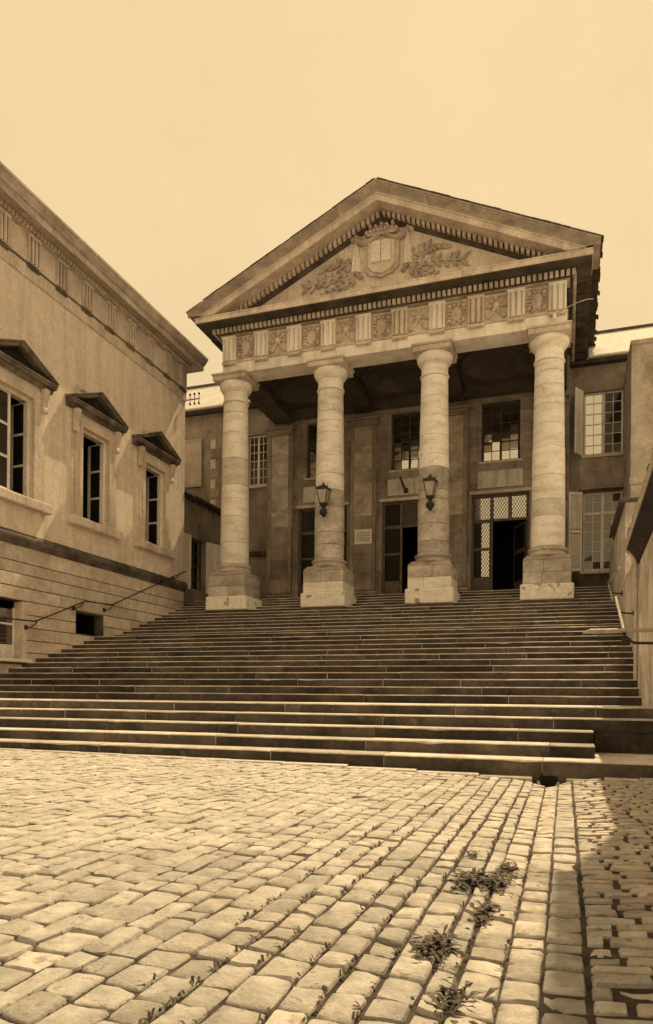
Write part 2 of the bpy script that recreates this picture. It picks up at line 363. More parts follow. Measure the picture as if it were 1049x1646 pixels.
# moss and soil tufts in the joints: nobody could count them
mb=MB()
for c in vis:
    (cx_,cy_),q=c[0],c[1]
    dens=.20+.5*max(0,noise.noise(Vector((cx_*.7,cy_*.5,4))))+(.35 if -1.6<cx_<-.2 else 0)
    for a,b in ((q[0],q[1]),(q[1],q[2])):
        if rnd.random()>dens: continue
        n=rnd.randint(3,7); t0=rnd.uniform(0,.5); t1=rnd.uniform(t0+.2,1)
        for k in range(n):
            t=t0+(t1-t0)*k/n; x=a[0]+(b[0]-a[0])*t+rnd.gauss(0,.005); y=a[1]+(b[1]-a[1])*t+rnd.gauss(0,.005); z=gz(x,y)
            r=rnd.uniform(.005,.012); h=rnd.uniform(-.018,-.006)
            mb.add([(x+r,y,z-.02),(x+r*.2,y+r,z-.02),(x-r,y+r*.3,z-.02),(x-r*.4,y-r,z-.02),(x+rnd.gauss(0,.004),y+rnd.gauss(0,.004),z+h)],[(0,1,4),(1,2,4),(2,3,4),(3,0,4)])
for c in vis:
    (cx_,cy_),q=c[0],c[1]
    if not(-1.5<cx_<-.15 and cy_<6.5) or rnd.random()>.75-.25*abs(cx_+.45): continue
    a,b=q[1],q[2]
    for k in range(rnd.randint(2,9)):
        t=rnd.random(); x=a[0]+(b[0]-a[0])*t+rnd.gauss(0,.004); y=a[1]+(b[1]-a[1])*t; z=gz(x,y)-.004
        an=rnd.uniform(0,6.28); L=rnd.uniform(.012,.04); up=rnd.uniform(.004,.022); w=rnd.uniform(.003,.006)
        dx,dy=math.cos(an),math.sin(an)
        mb.add([(x-dy*w,y+dx*w,z),(x+dy*w,y-dx*w,z),(x+dx*L*.5+dy*w,y+dy*L*.5-dx*w,z+up),(x+dx*L,y+dy*L,z+up*.8),(x+dx*L*.5-dy*w,y+dy*L*.5+dx*w,z+up)],[(0,1,2,4),(4,2,3)])
tag(mb.build('joint_moss',M['weed'],pavement),kind='stuff')

# kerb strip at the foot of the stairs
kerb_core=MB(); kerb_core.box(XL,-.40,KERB_Y+.01,9.46,-.2,-.08)
kerb=tag(kerb_core.build('kerb',M['dirt']),kind='structure')
x=XL
while x<-.42:
    x1=min(x+rnd.uniform(.7,1.2),-.38); zt=gz((x+x1)/2,9.3)+.012
    mb=MB(); mb.cbox(x+.004,x1-.004,KERB_Y,9.43,-.2,zt+rnd.uniform(-.004,.004),.012); mb.build('kerb_stone',M['tread'],kerb); x=x1
for a,b in ((.02,.46),(.46,.86),(.86,1.26)):
    mb=MB(); mb.cbox(a+.004,b-.004,9.30,9.43,-.2,gz((a+b)/2,9.3)+.004,.01); mb.build('kerb_stone',M['tread'],kerb)

# ------------------------------------------------------------------ staircase
core=MB()
for i in range(1,NSTEP+1):
    Y0=YS(i)+.05; Y1=YS(i+1)+.05 if i<NSTEP else 29.0
    xr=(.34 if i in (2,3) else 1.40 if Y0<14.4 else 1.55)
    core.box(XL-.1,xr,Y0,Y1+.3 if i<NSTEP else Y1,-.3+(0),i*R-.02)
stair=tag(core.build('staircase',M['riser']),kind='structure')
mortar=MB()
def step_block(x0,x1,y0,y1,z0,z1,seed):
    n=max(2,int((x1-x0)/.22)); rings=[]
    for k in range(n+1):
        x=x0+(x1-x0)*k/n
        dy=.016*noise.noise(Vector((x*1.1,seed*7.7,1)))+.006*noise.noise(Vector((x*6,seed*3.1,2))); dz=.005*noise.noise(Vector((x*.9,seed*5.3,5)))+.003*noise.noise(Vector((x*7,seed*2.3,6)))
        chip=max(0,noise.noise(Vector((x*3.1,seed*9.1,7)))-.35)*.09
        b=.021+chip*.6
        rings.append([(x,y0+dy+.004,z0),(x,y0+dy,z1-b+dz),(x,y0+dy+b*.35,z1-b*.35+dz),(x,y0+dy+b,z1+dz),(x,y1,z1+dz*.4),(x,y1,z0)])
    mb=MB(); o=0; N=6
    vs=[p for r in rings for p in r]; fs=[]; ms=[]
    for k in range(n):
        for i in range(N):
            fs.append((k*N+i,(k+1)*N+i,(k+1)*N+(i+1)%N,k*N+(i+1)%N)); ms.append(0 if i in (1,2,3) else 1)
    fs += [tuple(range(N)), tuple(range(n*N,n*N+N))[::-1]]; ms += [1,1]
    mb.add(vs,fs,ms); return mb
for i in range(1,NSTEP+1):
    y0=YS(i); y1=(YS(i+1)+.06) if i<NSTEP else y0+.5
    x=XL-.05; xend={2:.38,3:.38}.get(i, XR(y0)+.05)
    cuts=[x]
    while cuts[-1]<xend-.5:
        cuts.append(cuts[-1]+rnd.uniform(1.5,3.0))
    cuts[-1]=xend
    if len(cuts)>2 and cuts[-1]-cuts[-2]<.5: cuts.pop(-2)
    for b in cuts[1:-1]: mortar.box(b-.0075,b+.0075,y0+.004,y0+.05,max(0,(i-1)*R)+.004,i*R-.012)
    for a,b in zip(cuts,cuts[1:]):
        z0=(i-1)*R-.03 if i>1 else -.25
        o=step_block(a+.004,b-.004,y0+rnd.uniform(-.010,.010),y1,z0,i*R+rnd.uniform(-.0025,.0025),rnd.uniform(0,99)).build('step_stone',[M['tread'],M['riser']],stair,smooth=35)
tag(mortar.build('mortar_joints',M['stone_grimy'],stair),kind='stuff')
# tall end block beside the second and third step
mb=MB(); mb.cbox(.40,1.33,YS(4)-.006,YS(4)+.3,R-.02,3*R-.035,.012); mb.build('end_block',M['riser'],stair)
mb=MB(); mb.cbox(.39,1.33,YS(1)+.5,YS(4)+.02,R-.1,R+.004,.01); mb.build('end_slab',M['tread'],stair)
# paving of the porch
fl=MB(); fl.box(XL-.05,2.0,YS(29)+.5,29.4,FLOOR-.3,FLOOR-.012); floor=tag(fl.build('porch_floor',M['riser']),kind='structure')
y=YS(29)+.5
while y<28.9:
    x=XL
    while x<1.5:
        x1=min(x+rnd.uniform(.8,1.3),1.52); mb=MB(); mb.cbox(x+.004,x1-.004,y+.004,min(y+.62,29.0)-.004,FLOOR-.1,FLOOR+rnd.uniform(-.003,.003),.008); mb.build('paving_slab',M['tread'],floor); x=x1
    y+=.62

# ------------------------------------------------------------------ portico
CXM=-6.12                         # symmetry axis of the pediment
COLX=(-11.86,-8.10,-4.34,-.58); COLY=24.35
portico=thing('portico','tall stone portico with four round columns under a carved triangular pediment','portico',(CXM,24.35,24*R))
def drum(cx,cy,z0,z1,r0,r1,n=40):
    mb=MB(); b=.011; e=rnd.uniform(-.004,.004)
    prof=[(r0-.022+e,z0+.001),(r0-.001+e,z0+b),( (r0+r1)/2+e+.002,(z0+z1)/2),(r1-.001+e,z1-b),(r1-.022+e,z1-.001)]
    return mb.lathe(prof,cx,cy,n)
for ci,cx in enumerate(COLX):
    pz=24*R-.02
    c=MB(); c.lathe([(.50,5.3),(.50,5.8),(.42,12.3)],cx,COLY,24)
    column=c.build('column',M['stone_column'],portico,smooth=40)
    # plinth and pedestal
    mb=MB(); mb.cbox(cx-.82,cx+.82,COLY-.755,COLY+.78,pz+.135,4.58,.035); mb.build('plinth',M['stone_plinth'],column)
    mb=MB(); mb.cbox(cx-.79,cx+.79,COLY-.735,COLY+.78,pz-.1,pz+.133,.015); mb.build('footing',M['riser'],column)
    pm=M['stone_column'] if ci in (1,2) else M['stone_grimy']
    zs=[4.585,4.96,5.36]
    for a,b,split in ((zs[0],zs[1],rnd.uniform(-.2,.2)),(zs[1],zs[2],rnd.uniform(-.25,.25))):
        for xa,xb in ((cx-.74,cx+split),(cx+split,cx+.74)):
            mb=MB(); mb.cbox(xa+.002,xb-.002,COLY-.695,COLY+.70,a+.002,b-.002,.016)
            mb.build('pedestal_block',M['stone_column'] if (a<4.9 and ci in (1,2)) else M['stone_worn'],column)
    mb=MB()
    rings=[]
    for h,z in ((.735,5.362),(.73,5.385),(.70,5.43),(.655,5.47),(.63,5.52)):
        rings.append([(cx-h,COLY-h+.04,z),(cx+h,COLY-h+.04,z),(cx+h,COLY+h-.02,z),(cx-h,COLY+h-.02,z)])
    mb.loft(rings); mb.build('pedestal_cap',M['stone_grimy'],column)
    mb=MB(); mb.lathe([(.60,5.50),(.655,5.525),(.665,5.55),(.655,5.58),(.60,5.60),(.575,5.64),(.575,5.67),(.60,5.69),(.625,5.71),(.635,5.74),(.625,5.77),(.60,5.785),(.55,5.79),(.545,5.83),(.52,5.83)],cx,COLY,48)
    mb.build('base_moulding',M['stone_worn'],column,smooth=50)
    # drums with entasis
    z=5.83; zt=11.86
    def rad(z): 
        t=(z-5.83)/(12.3-5.83); return .535-.09*max(0,t-.15)**1.25/.85**1.25
    k=0
    while z<zt-.2:
        h=rnd.choice((.36,.48,.62,.80,.95))+rnd.uniform(-.05,.05); z1=min(z+h,zt) 
        if zt-z1<.3: z1=zt
        grim = (ci in (1,2) and z1<8.75)
        drum(cx,COLY,z,z1,rad(z),rad(z1)).build('drum',M['stone_worn'] if grim else M['stone_column'] if rnd.random()<.82 else M['stone_aged'],column,smooth=40)
        z=z1; k+=1
    rt=rad(11.9)
    mb=MB(); mb.lathe([(rt-.02,11.861),(rt+.03,11.865),(rt+.045,11.89),(rt+.04,11.915),(rt+.005,11.93),(rt-.005,12.25),(rt+.03,12.26),(rt+.03,12.29),(rt+.055,12.30),(rt+.10,12.36),(rt+.15,12.45),(rt+.165,12.54),(rt+.15,12.60),(rt+.05,12.61)],cx,COLY,48)
    mb.build('capital',M['stone_column'],column,smooth=50)
    mb=MB(); mb.cbox(cx-.65,cx+.65,COLY-.65,COLY+.65,12.605,12.78,.012); mb.cbox(cx-.69,cx+.69,COLY-.69,COLY+.69,12.782,12.856,.015)
    mb.build('abacus',M['stone_mid'],column)

EX0,EX1=-12.20,-.04; EYF=23.90
# architrave: long stones on the front, plain beams behind
core=MB(); core.box(EX0+.06,EX1-.06,EYF+.06,24.78,12.88,14.3); arch=core.build('architrave',M['stone_mid'],portico)
x=EX0
while x<EX1-.1:
    x1=min(x+rnd.uniform(.75,1.35),EX1)
    if EX1-x1<.5: x1=EX1
    mb=MB(); mb.cbox(x+.002,x1-.002,EYF,24.82,12.862+rnd.uniform(0,.004),13.262,.008); mb.build('architrave_stone',M['stone_pale'],arch); x=x1
mb=MB(); mb.cbox(EX0-.03,EX1+.03,EYF-.045,24.85,13.264,13.325,.008); mb.build('fillet',M['stone_frieze'],arch)
# side entablatures and inner beams
for xa,xb in ((EX0,EX0+.9),(EX1-.9,EX1)):
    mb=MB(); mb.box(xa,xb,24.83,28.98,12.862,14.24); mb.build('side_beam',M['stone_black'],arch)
for cx in COLX[1:3]:
    mb=MB(); mb.cbox(cx-.42,cx+.42,24.83,28.9,12.865,13.24,.02); mb.build('ceiling_beam',M['ceiling'],arch)
mb=MB(); mb.box(-11.3,-.95,28.55,28.9,12.9,13.24); mb.build('rear_beam',M['ceiling'],arch)
# frieze
core=MB(); core.box(EX0+.02,EX1-.02,EYF+.03,24.6,13.325,14.22); frieze=core.build('frieze',M['stone_frieze'],portico)
NT=10; TW=.54; TC=[EX0+TW/2+.02+k*((EX1-EX0-TW-.04)/(NT-1)) for k in range(NT)]
def triglyph_mesh(w,h,d):
    # plan polygon with two full glyphs and half glyphs at the edges
    g=.10; seg=w/3
    pts=[(-w/2,0),(-w/2,-d+.03),(-w/2+.03,-d)]
    for k in (-1,0,1):
        c=k*seg
        pts += [(c-seg/2+.04,-d),(c-.01-.042,-d)] if k>-2 else []
        pts += [(c-.042,-d),(c,-d+g),(c+.042,-d)]
    pts += [(w/2-.03,-d),(w/2,-d+.03),(w/2,0)]
    # drop duplicates, sort left to right along the face
    seen=[]; 
    for p in pts:
        if not seen or (abs(p[0]-seen[-1][0])>1e-4 or abs(p[1]-seen[-1][1])>1e-4): seen.append(p)
    mb=MB(); mb.prism(seen,'z',0,h-.10)
    mb.box(-w/2-.01,w/2+.01,-d-.018,0,h-.10+.001,h)
    return mb
tri=triglyph_mesh(TW,.885,.13)
for tx in TC:
    mb=MB(); mb.v=[(x+tx,y+EYF+.035,z+13.33) for x,y,z in tri.v]; mb.f=tri.f; mb.m=tri.m
    mb.build('triglyph',M['stone_pale'] if rnd.random()<.8 else M['stone_frieze'],frieze)
    mb=MB(); mb.cbox(tx-TW/2,tx+TW/2,EYF-.11,EYF-.002,13.19,13.262,.006)
    for k in range(6):
        xx=tx-TW/2+.045+k*(TW-.09)/5; mb.box(xx-.02,xx+.02,EYF-.10,EYF-.002,13.145,13.189)
    mb.build('regula',M['stone_frieze'],frieze)
def blob(mb,x,y,z,rx,ry,rz,n=8,m=0,rot=0):
    # flattened half-ellipsoid relief lump facing -Y
    ry*=1.5; rings=[]; c,s=math.cos(rot),math.sin(rot)
    for k,(a) in enumerate((0,.5,1.0,1.4)):
        rr=math.cos(a*.999); yy=math.sin(a)
        rings.append([(x+rx*rr*math.cos(2*math.pi*i/n)*c-rz*rr*math.sin(2*math.pi*i/n)*s, y-ry*yy, z+rx*rr*math.cos(2*math.pi*i/n)*s+rz*rr*math.sin(2*math.pi*i/n)*c) for i in range(n)])
    mb.loft(rings,m,caps=False); o=len(mb.v)-n; mb.f.append(tuple(range(o,o+n))); mb.m.append(m)
def leaf(mb,x,y,z,L,W,rot,h=.10,m=0):
    c,s=math.cos(rot),math.sin(rot)
    P=lambda u,v,d:(x+u*c-v*s,y-d,z+u*s+v*c)
    o=[(0,0),(.28,.42),(.62,.40),(1,0),(.62,-.40),(.28,-.42)]
    base=[P(u*L,v*W,0) for u,v in o]; rim=[P(u*L,v*W,h*.45) for u,v in o]
    vs=base+rim+[P(.12*L,0,h*.6),P(.5*L,0,h),P(.88*L,0,h*.75)]
    fs=[(i,(i+1)%6,6+(i+1)%6,6+i) for i in range(6)]+[(6,7,13,12),(7,8,13),(8,9,14,13),(9,10,13,14),(10,11,13),(11,6,12,13)]
    mb.add(vs,fs,m)
for k in range(NT-1):
    mx=(TC[k]+TC[k+1])/2; hw=(TC[k+1]-TC[k]-TW)/2-.012; zc=13.76; yb=EYF+.045
    mb=MB(); mb.box(mx-hw,mx+hw,yb-.012,yb+.02,13.33,14.2,1)
    f=yb-.012
    mb.box(mx-hw,mx+hw,f-.04,f,14.11,14.2)
    if k%2==0:          # shield in a scrolled cartouche
        blob(mb,mx,f,zc-.02,.19,.10,.27,12); blob(mb,mx,f-.10,zc-.0,.11,.06,.15,10)
        for sx in (-1,1):
            for zz,q in ((.24,.085),(-.25,.08)): blob(mb,mx+sx*.23,f,zc+zz,q,.10,q,8)
            for j in range(3): leaf(mb,mx+sx*.14,f,zc-.16+.14*j,.20,.10,(.35-.25*j) if sx>0 else math.pi-(.35-.25*j),.13)
            leaf(mb,mx+sx*.02,f,zc+.22,.24,.12,.75 if sx>0 else math.pi-.75,.14)
            leaf(mb,mx+sx*.02,f,zc-.22,.24,.12,-.75 if sx>0 else math.pi+.75,.14)
    else:               # trophy: crossed bundles and ribbons
        for sx in (-1,1):
            for t in range(4): leaf(mb,mx+sx*(-.24+.12*t),f,zc-.30+.15*t,.22,.12,.9 if sx>0 else math.pi-.9,.14)
            blob(mb,mx+sx*.24,f,zc-.30,.10,.09,.06,8); leaf(mb,mx+sx*.10,f,zc+.05,.26,.12,-.2 if sx>0 else math.pi+.2,.15)
            leaf(mb,mx+sx*.06,f,zc-.10,.28,.11,-.9 if sx>0 else math.pi+.9,.13)
        blob(mb,mx,f-.03,zc+.04,.11,.10,.13,10); blob(mb,mx,f,zc+.30,.09,.08,.06,8)
    mb.build('metope',[M['stone_frieze'],M['stone_cornice']],frieze,smooth=30)
# cornice: bed moulding, dentils, corona
corn=MB()
corn.prism([(24.3,14.215),(EYF-.02,14.215),(EYF-.06,14.24),(EYF-.10,14.275),(24.3,14.275)],'x',EX0-.08,EX1+.08)
cornice=corn.build('cornice',M['stone_cornice'],portico)
mb=MB(); mb.box(EX0-.18,EX1+.18,EYF-.20,24.4,14.276,14.46); mb.build('dentil_bed',M['stone_black'],cornice)  # black colour deepens the shade in the gaps between dentils
dn=MB(); x=EX0-.28
while x<EX1+.20:
    dn.box(x,x+.105,EYF-.30,EYF-.195,14.285,14.445); x+=.17
for sgn,xe in ((1,EX1+.18),(-1,EX0-.18)):
    y=EYF-.1
    while y<30:
        dn.box(min(xe,xe+sgn*.10),max(xe,xe+sgn*.10),y,y+.105,14.285,14.445); y+=.17
tag(dn.build('dentils',M['stone_frieze'],cornice),kind='stuff')
CYF=23.12; CXa,CXb=CXM-6.83,CXM+6.83
# soffit slab, corona face stones
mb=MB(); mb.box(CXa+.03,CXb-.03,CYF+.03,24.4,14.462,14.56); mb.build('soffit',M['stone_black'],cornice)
x=CXa
while x<CXb-.1:
    x1=min(x+rnd.uniform(1.0,1.7),CXb)
    if CXb-x1<.6: x1=CXb
    mb=MB(); mb.prism([(24.4,14.561),(CYF+.12,14.561),(CYF+.10,14.50),(CYF,14.50),(CYF,14.655),(CYF-.02,14.665),(CYF-.02,14.70),(24.4,14.72)],'x',x+.0015,x1-.0015)
    mb.build('corona_stone',M['stone_frieze'],cornice); x=x1
# side cornices run back along both flanks
for sgn,xo,xw in ((1,CXb,EX1+.02),(-1,CXa,EX0-.02)):
    lo,hi=min(xo,xw),max(xo,xw)
    mb=MB(); mb.box(lo,hi,24.402,30.6,14.47,14.72); mb.box(min(xw,xw+sgn*.16),max(xw,xw+sgn*.16),24.402,30.4,14.22,14.469)
    mb.build('side_cornice',M['stone_black'],cornice)
    y=24.6
    while y<30.2:
        mb=MB(); a,b=(xw+sgn*.30,xo-sgn*.12); mb.cbox(min(a,b),max(a,b),y,y+.34,14.40,14.4695,.01); mb.build('mutule',M['stone_black'],cornice); y+=.62
# tympanum
SL=.47; APX=17.62
ty=MB(); ty.prism([(CXM-6.3,14.722),(CXM+6.3,14.722),(CXM+.02,APX+.02),(CXM-.02,APX+.02)],'y',23.95,24.3)
tymp=ty.build('tympanum',M['tympanum'],portico)
# raking cornices: profile (y, height above the tympanum edge), sheared up to the apex
def rake(prof,sgn,xa,xb,name,mat,parent,top=False):
    # stations between |X-CXM| = xa .. xb
    st=[xa,(xa+xb)/2,xb]
    brk=[(APX+h-14.725)/SL for _,h in prof]
    for b_ in brk:
        if xa+.01<b_<xb-.01: st.append(b_)
    st=sorted(set(st)); rings=[]
    for t in st: rings.append([(CXM+sgn*t,y,max(APX+h-SL*t,14.725 if h<.34 else -9)) for y,h in prof])
    mb=MB(); mb.loft(rings); return mb.build(name,mat,parent)
rk=MB(); rk.prism([(CXM-6.6,14.73),(CXM+6.6,14.73),(CXM+.01,APX+.24),(CXM-.01,APX+.24)],'y',24.0,24.5); rake_core=rk.build('raking_cornice',M['stone_cornice'],portico)
bed=[(24.4,-.26),(23.93,-.26),(23.86,-.20),(23.80,-.16),(23.76,-.16),(23.76,.0),(24.4,.0)]
cor=[(24.4,.002),(23.20,.002),(23.18,-.035),(23.10,-.035),(23.10,.16),(23.06,.18),(23.06,.22),(24.4,.22)]
cym=[(24.4,.222),(23.05,.222),(23.04,.27),(22.99,.34),(22.93,.42),(22.92,.47),(22.90,.475),(22.90,.53),(24.4,.53)]
for sgn in (-1,1):
    rake(bed,sgn,0.0,6.0,'bed_moulding',M['stone_black'],rake_core)
    for prof,xe,nm,mt in ((cor,6.83,'corona_stone','stone_cornice'),(cym,7.03,'cymatium_stone','stone_cornice')):
        t=0.
        while t<xe-.05:
            t1=min(t+rnd.uniform(1.1,1.8),xe)
            if xe-t1<.6: t1=xe
            rake(prof,sgn,t+(.0 if t==0 else .002),t1-.002,nm,M['stone_mid'] if nm=='corona_stone' else M[mt],rake_core); t=t1
    dn=MB(); t=.06
    while t<5.95:
        h0=APX-.165-SL*t; dn.loft([[(CXM+sgn*tt,y,APX+h-SL*tt) for y,h in ((23.755,-.165),(23.60,-.165),(23.60,-.012),(23.755,-.012))] for tt in (t,t+.105)]); t+=.17
    tag(dn.build('dentils',M['stone_frieze'],rake_core),kind='stuff')
# carved arms on the tympanum
ax=CXM-.02; ay=23.95
arms=MB(); arms.prism([(ax-.62,16.75),(ax-.62,15.75),(ax-.40,15.52),(ax-.12,15.48),(ax,15.40),(ax+.12,15.48),(ax+.40,15.52),(ax+.62,15.75),(ax+.62,16.75),(ax+.3,16.82),(ax-.3,16.82)],'y',ay-.10,ay)
coat=arms.build('coat_of_arms',M['relief'],portico)
mb=MB(); mb.prism([(ax-.46,16.68),(ax-.46,15.82),(ax-.30,15.64),(ax,15.54),(ax+.30,15.64),(ax+.46,15.82),(ax+.46,16.68)],'y',ay-.14,ay-.10); mb.build('shield_field',M['tympanum'],coat)
mb=MB()
for sx in (-1,1):
    c=ax+sx*.178; poly=[(c-.16,15.92),(c+.16,15.92)]+[(c+.16*math.cos(a),16.50+.16*math.sin(a)) for a in [math.pi*k/8 for k in range(9)]]
    t=MB(); t.prism(poly,'y',ay-.20,ay-.14); t.build('law_tablet',M['tablet'],coat)
mb=MB()
for k in range(9):
    a=-.9+1.8*k/8; blob(mb,ax+.52*a/.9,ay-.06,16.98+.06*math.cos(a*1.5),.09,.12,.10,8)
for k in range(5): blob(mb,ax+(k-2)*.2,ay-.06,17.16+(.05 if k%2==0 else 0),.075,.12,.10,8)
mb.box(ax-.5,ax+.5,ay-.16,ay,16.86,16.95); mb.build('crown',M['relief'],coat,smooth=50)
mb=MB()
for sx in (-1,1):
    for k in range(9):
        t=k/8; blob(mb,ax+sx*(.12+.75*t),ay-.09,16.86-.22*math.sin(t*2.6)+.05*t,.09,.12,.085,8,rot=-sx*.3)
mb.build('garland',M['relief'],coat,smooth=50)
for sx in (-1,1):
    mb=MB(); bx=ax+sx*.92
    mb.loft([[(bx+w*c_,ay-d,z) for c_,d in ((-1,.02),(-.6,.16),(-.2,.10),(.2,.17),(.6,.11),(1,.02))] for z,w in ((16.82,.04),(16.5,.11),(16.1,.17),(15.74,.21))])
    mb.build('drapery',M['tablet'],coat)
    mb=MB()
    for k in range(3): blob(mb,ax+sx*(.80+.12*k),ay,16.90+.06*(k%2),.11,.12,.10,8)
    mb.build('rosette',M['relief'],coat,smooth=50); mb=MB()
    for k in range(5): blob(mb,ax+sx*(.75+.10*k),ay,15.56+.10*(k%3),.10,.10,.08,8,rot=k)
    mb.build('scroll',M['relief'],coat,smooth=50)
    # laurel branches
    for bi,(a0,ln) in enumerate(((.30,1.10),(-.08,1.75),(-.42,1.25))):
        mb=MB(); pts=[]
        for k in range(7):
            t=k/6; px=ax+sx*(.98+ln*t*math.cos(a0)); pz=16.00-.22*bi+ln*t*math.sin(a0)-.10*t*t
            pz=min(pz, APX-.52-SL*abs(px-CXM)); pz=max(pz,15.00)
            pts.append((px,ay-.06,pz))
        mb.tube(pts,.035,6)
        for k in range(0,7):
            x,y,z=pts[k]
            for sgn2 in (-1,1):
                r=a0+sgn2*rnd.uniform(.55,.95); L=rnd.uniform(.28,.40); zz=z
                if zz+L*math.sin(r)<14.86 or zz+L*math.sin(r)>APX-.34-SL*abs(x+sx*L*math.cos(r)-CXM): continue
                leaf(mb,x,ay-.01,zz,L,rnd.uniform(.13,.18),r if sx>0 else math.pi-r,rnd.uniform(.11,.17))
            if k in (2,4): blob(mb,x+sx*.05,ay-.02,max(14.95,z-.12),.06,.10,.06,8)
        mb.build('laurel_branch',M['relief'],coat)
# roof with tile edges
rf=MB()
for sgn in (-1,1):
    rf.loft([[(CXM+sgn*t,y,APX+h-SL*t) for y,h in ((22.93,.532),(22.93,.57),(31.2,.57),(31.2,.532))] for t in (0.,7.05)])
roof=rf.build('roof',M['roof_dark'],portico)
mb=MB(); mb.prism([(CXM-6.9,14.73),(CXM+6.9,14.73),(CXM,17.98)],'y',30.5,30.7); mb.build('rear_gable',M['plaster_back'],roof)
for sgn in (-1,1):
    y=22.95
    while y<30.9:
        y1=y+rnd.uniform(.24,.30); e=rnd.uniform(7.06,7.16); ht=.60+rnd.uniform(-.012,.03)
        mb=MB(); mb.loft([[(CXM+sgn*t,yy,APX+h-SL*t) for yy,h in ((y+.005,.572),(y+.005,ht),(y1-.005,ht),(y1-.005,.572))] for t in (6.5,e)])
        mb.build('tile',M['roof_dark'],roof); y=y1
    t=0.05
    while t<6.4:
        t1=t+rnd.uniform(.26,.34); ht=.585+rnd.uniform(-.004,.018)
        mb=MB(); mb.loft([[(CXM+sgn*tt,yy,APX+h-SL*tt) for yy,h in ((22.91+rnd.uniform(-.01,.01),.572),(22.91,ht+.01),(23.6,ht),(23.6,.572))] for tt in (t+.004,t1-.004)])
        mb.build('tile',M['roof_dark'],roof); t=t1
# ceiling: a shallow dome with a ring in each bay
for k in range(3):
    xa,xb=COLX[k]+.44,COLX[k+1]-.44; ya,yb=24.84,28.54; cx,cy=(xa+xb)/2,(ya+yb)/2; rr=min(xb-xa,yb-ya)/2-.12
    n=48; mb=MB(); rings=[]
    def sq(a,s=1.0):
        c,s_=math.cos(a),math.sin(a); m_=max(abs(c)/((xb-xa)/2),abs(s_)/((yb-ya)/2)); return (cx+c/m_*s,cy+s_/m_*s)
    A_=[2*math.pi*i/n for i in range(n)]
    rings.append([(*sq(a),13.22) for a in A_])
    for f_,z in ((1.03,13.22),(1.03,13.17),(1.0,13.14),(.95,13.14),(.93,13.18),(.90,13.22),(.8,13.36),(.6,13.52),(.35,13.62),(.1,13.66)):
        rings.append([(cx+rr*f_*math.cos(a),cy+rr*f_*math.sin(a),z) for a in A_])
    mb.loft(rings,0,caps=False); o=len(mb.v)-n; mb.f.append(tuple(range(o,o+n))); mb.m.append(0)
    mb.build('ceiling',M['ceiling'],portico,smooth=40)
mb=MB(); mb.box(EX0+.1,EX1-.1,24.5,30.4,13.75,13.9); mb.build('attic_floor',M['stone_black'],portico)

# rear wall of the porch: ashlar stones around doors and windows
RY=29.0
openings=[]      # x0,x1,z0,z1
BAY=[(-9.98),(-6.22),(-2.52)]
for bx in BAY:
    openings.append((bx-1.12,bx+1.12,FLOOR,9.07)); openings.append((bx-.75,bx+.75,10.37,12.76))
hall=MB()
def wall_cells(x0,x1,z0,z1,ops):
    xs=sorted({x0,x1}|{v for o in ops for v in o[:2] if x0<v<x1}); zs=sorted({z0,z1}|{v for o in ops for v in o[2:] if z0<v<z1}); out=[]
    for a,b in zip(xs,xs[1:]):
        for c,d in zip(zs,zs[1:]):
            mx,mz=(a+b)/2,(c+d)/2
            if not any(o[0]<mx<o[1] and o[2]<mz<o[3] for o in ops): out.append((a,b,c,d))
    return out
for a,b,c,d in wall_cells(-12.6,.06,FLOOR-.2,14.2,openings): hall.box(a,b,RY+.03,RY+.45,c,d)
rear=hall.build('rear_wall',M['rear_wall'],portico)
def ashlar_front(parent,x0,x1,z0,z1,ops,y,ch,bl,matf,name='wall_stone',depth=.12,bev=.006):
    zs=sorted({z0,z1}|{v for o in ops for v in o[2:] if z0<v<z1}); rows=[]
    for c,d in zip(zs,zs[1:]):
        n=max(1,round((d-c)/ch)); rows += [(c+(d-c)*k/n,c+(d-c)*(k+1)/n) for k in range(n)]
    for ri,(c,d) in enumerate(rows):
        mz=(c+d)/2; cuts=sorted([(o[0],o[1]) for o in ops if o[2]<mz<o[3]]); segs=[]; s=x0
        for a,b in cuts:
            if a>s: segs.append((s,a))
            s=max(s,b)
        if s<x1: segs.append((s,x1))
        for a,b in segs:
            n=max(1,round((b-a)/bl)); off=(0 if ri%2 or n<2 else .5/n)*(b-a)
            ed=[a]+[a+(b-a)*k/n-off*.8+rnd.uniform(-.06,.06) for k in range(1,n)]+[b]
            for e0,e1 in zip(ed,ed[1:]):
                if e1-e0<.05: continue
                mb=MB(); mb.cbox(e0+.002,e1-.002,y+rnd.uniform(-.003,.003),y+depth,c+.002,d-.002,bev); mb.build(name,matf(),parent)
ashlar_front(rear,-12.55,.02,FLOOR,13.2,openings,RY,.50,1.0,lambda:M['rear_wall'])
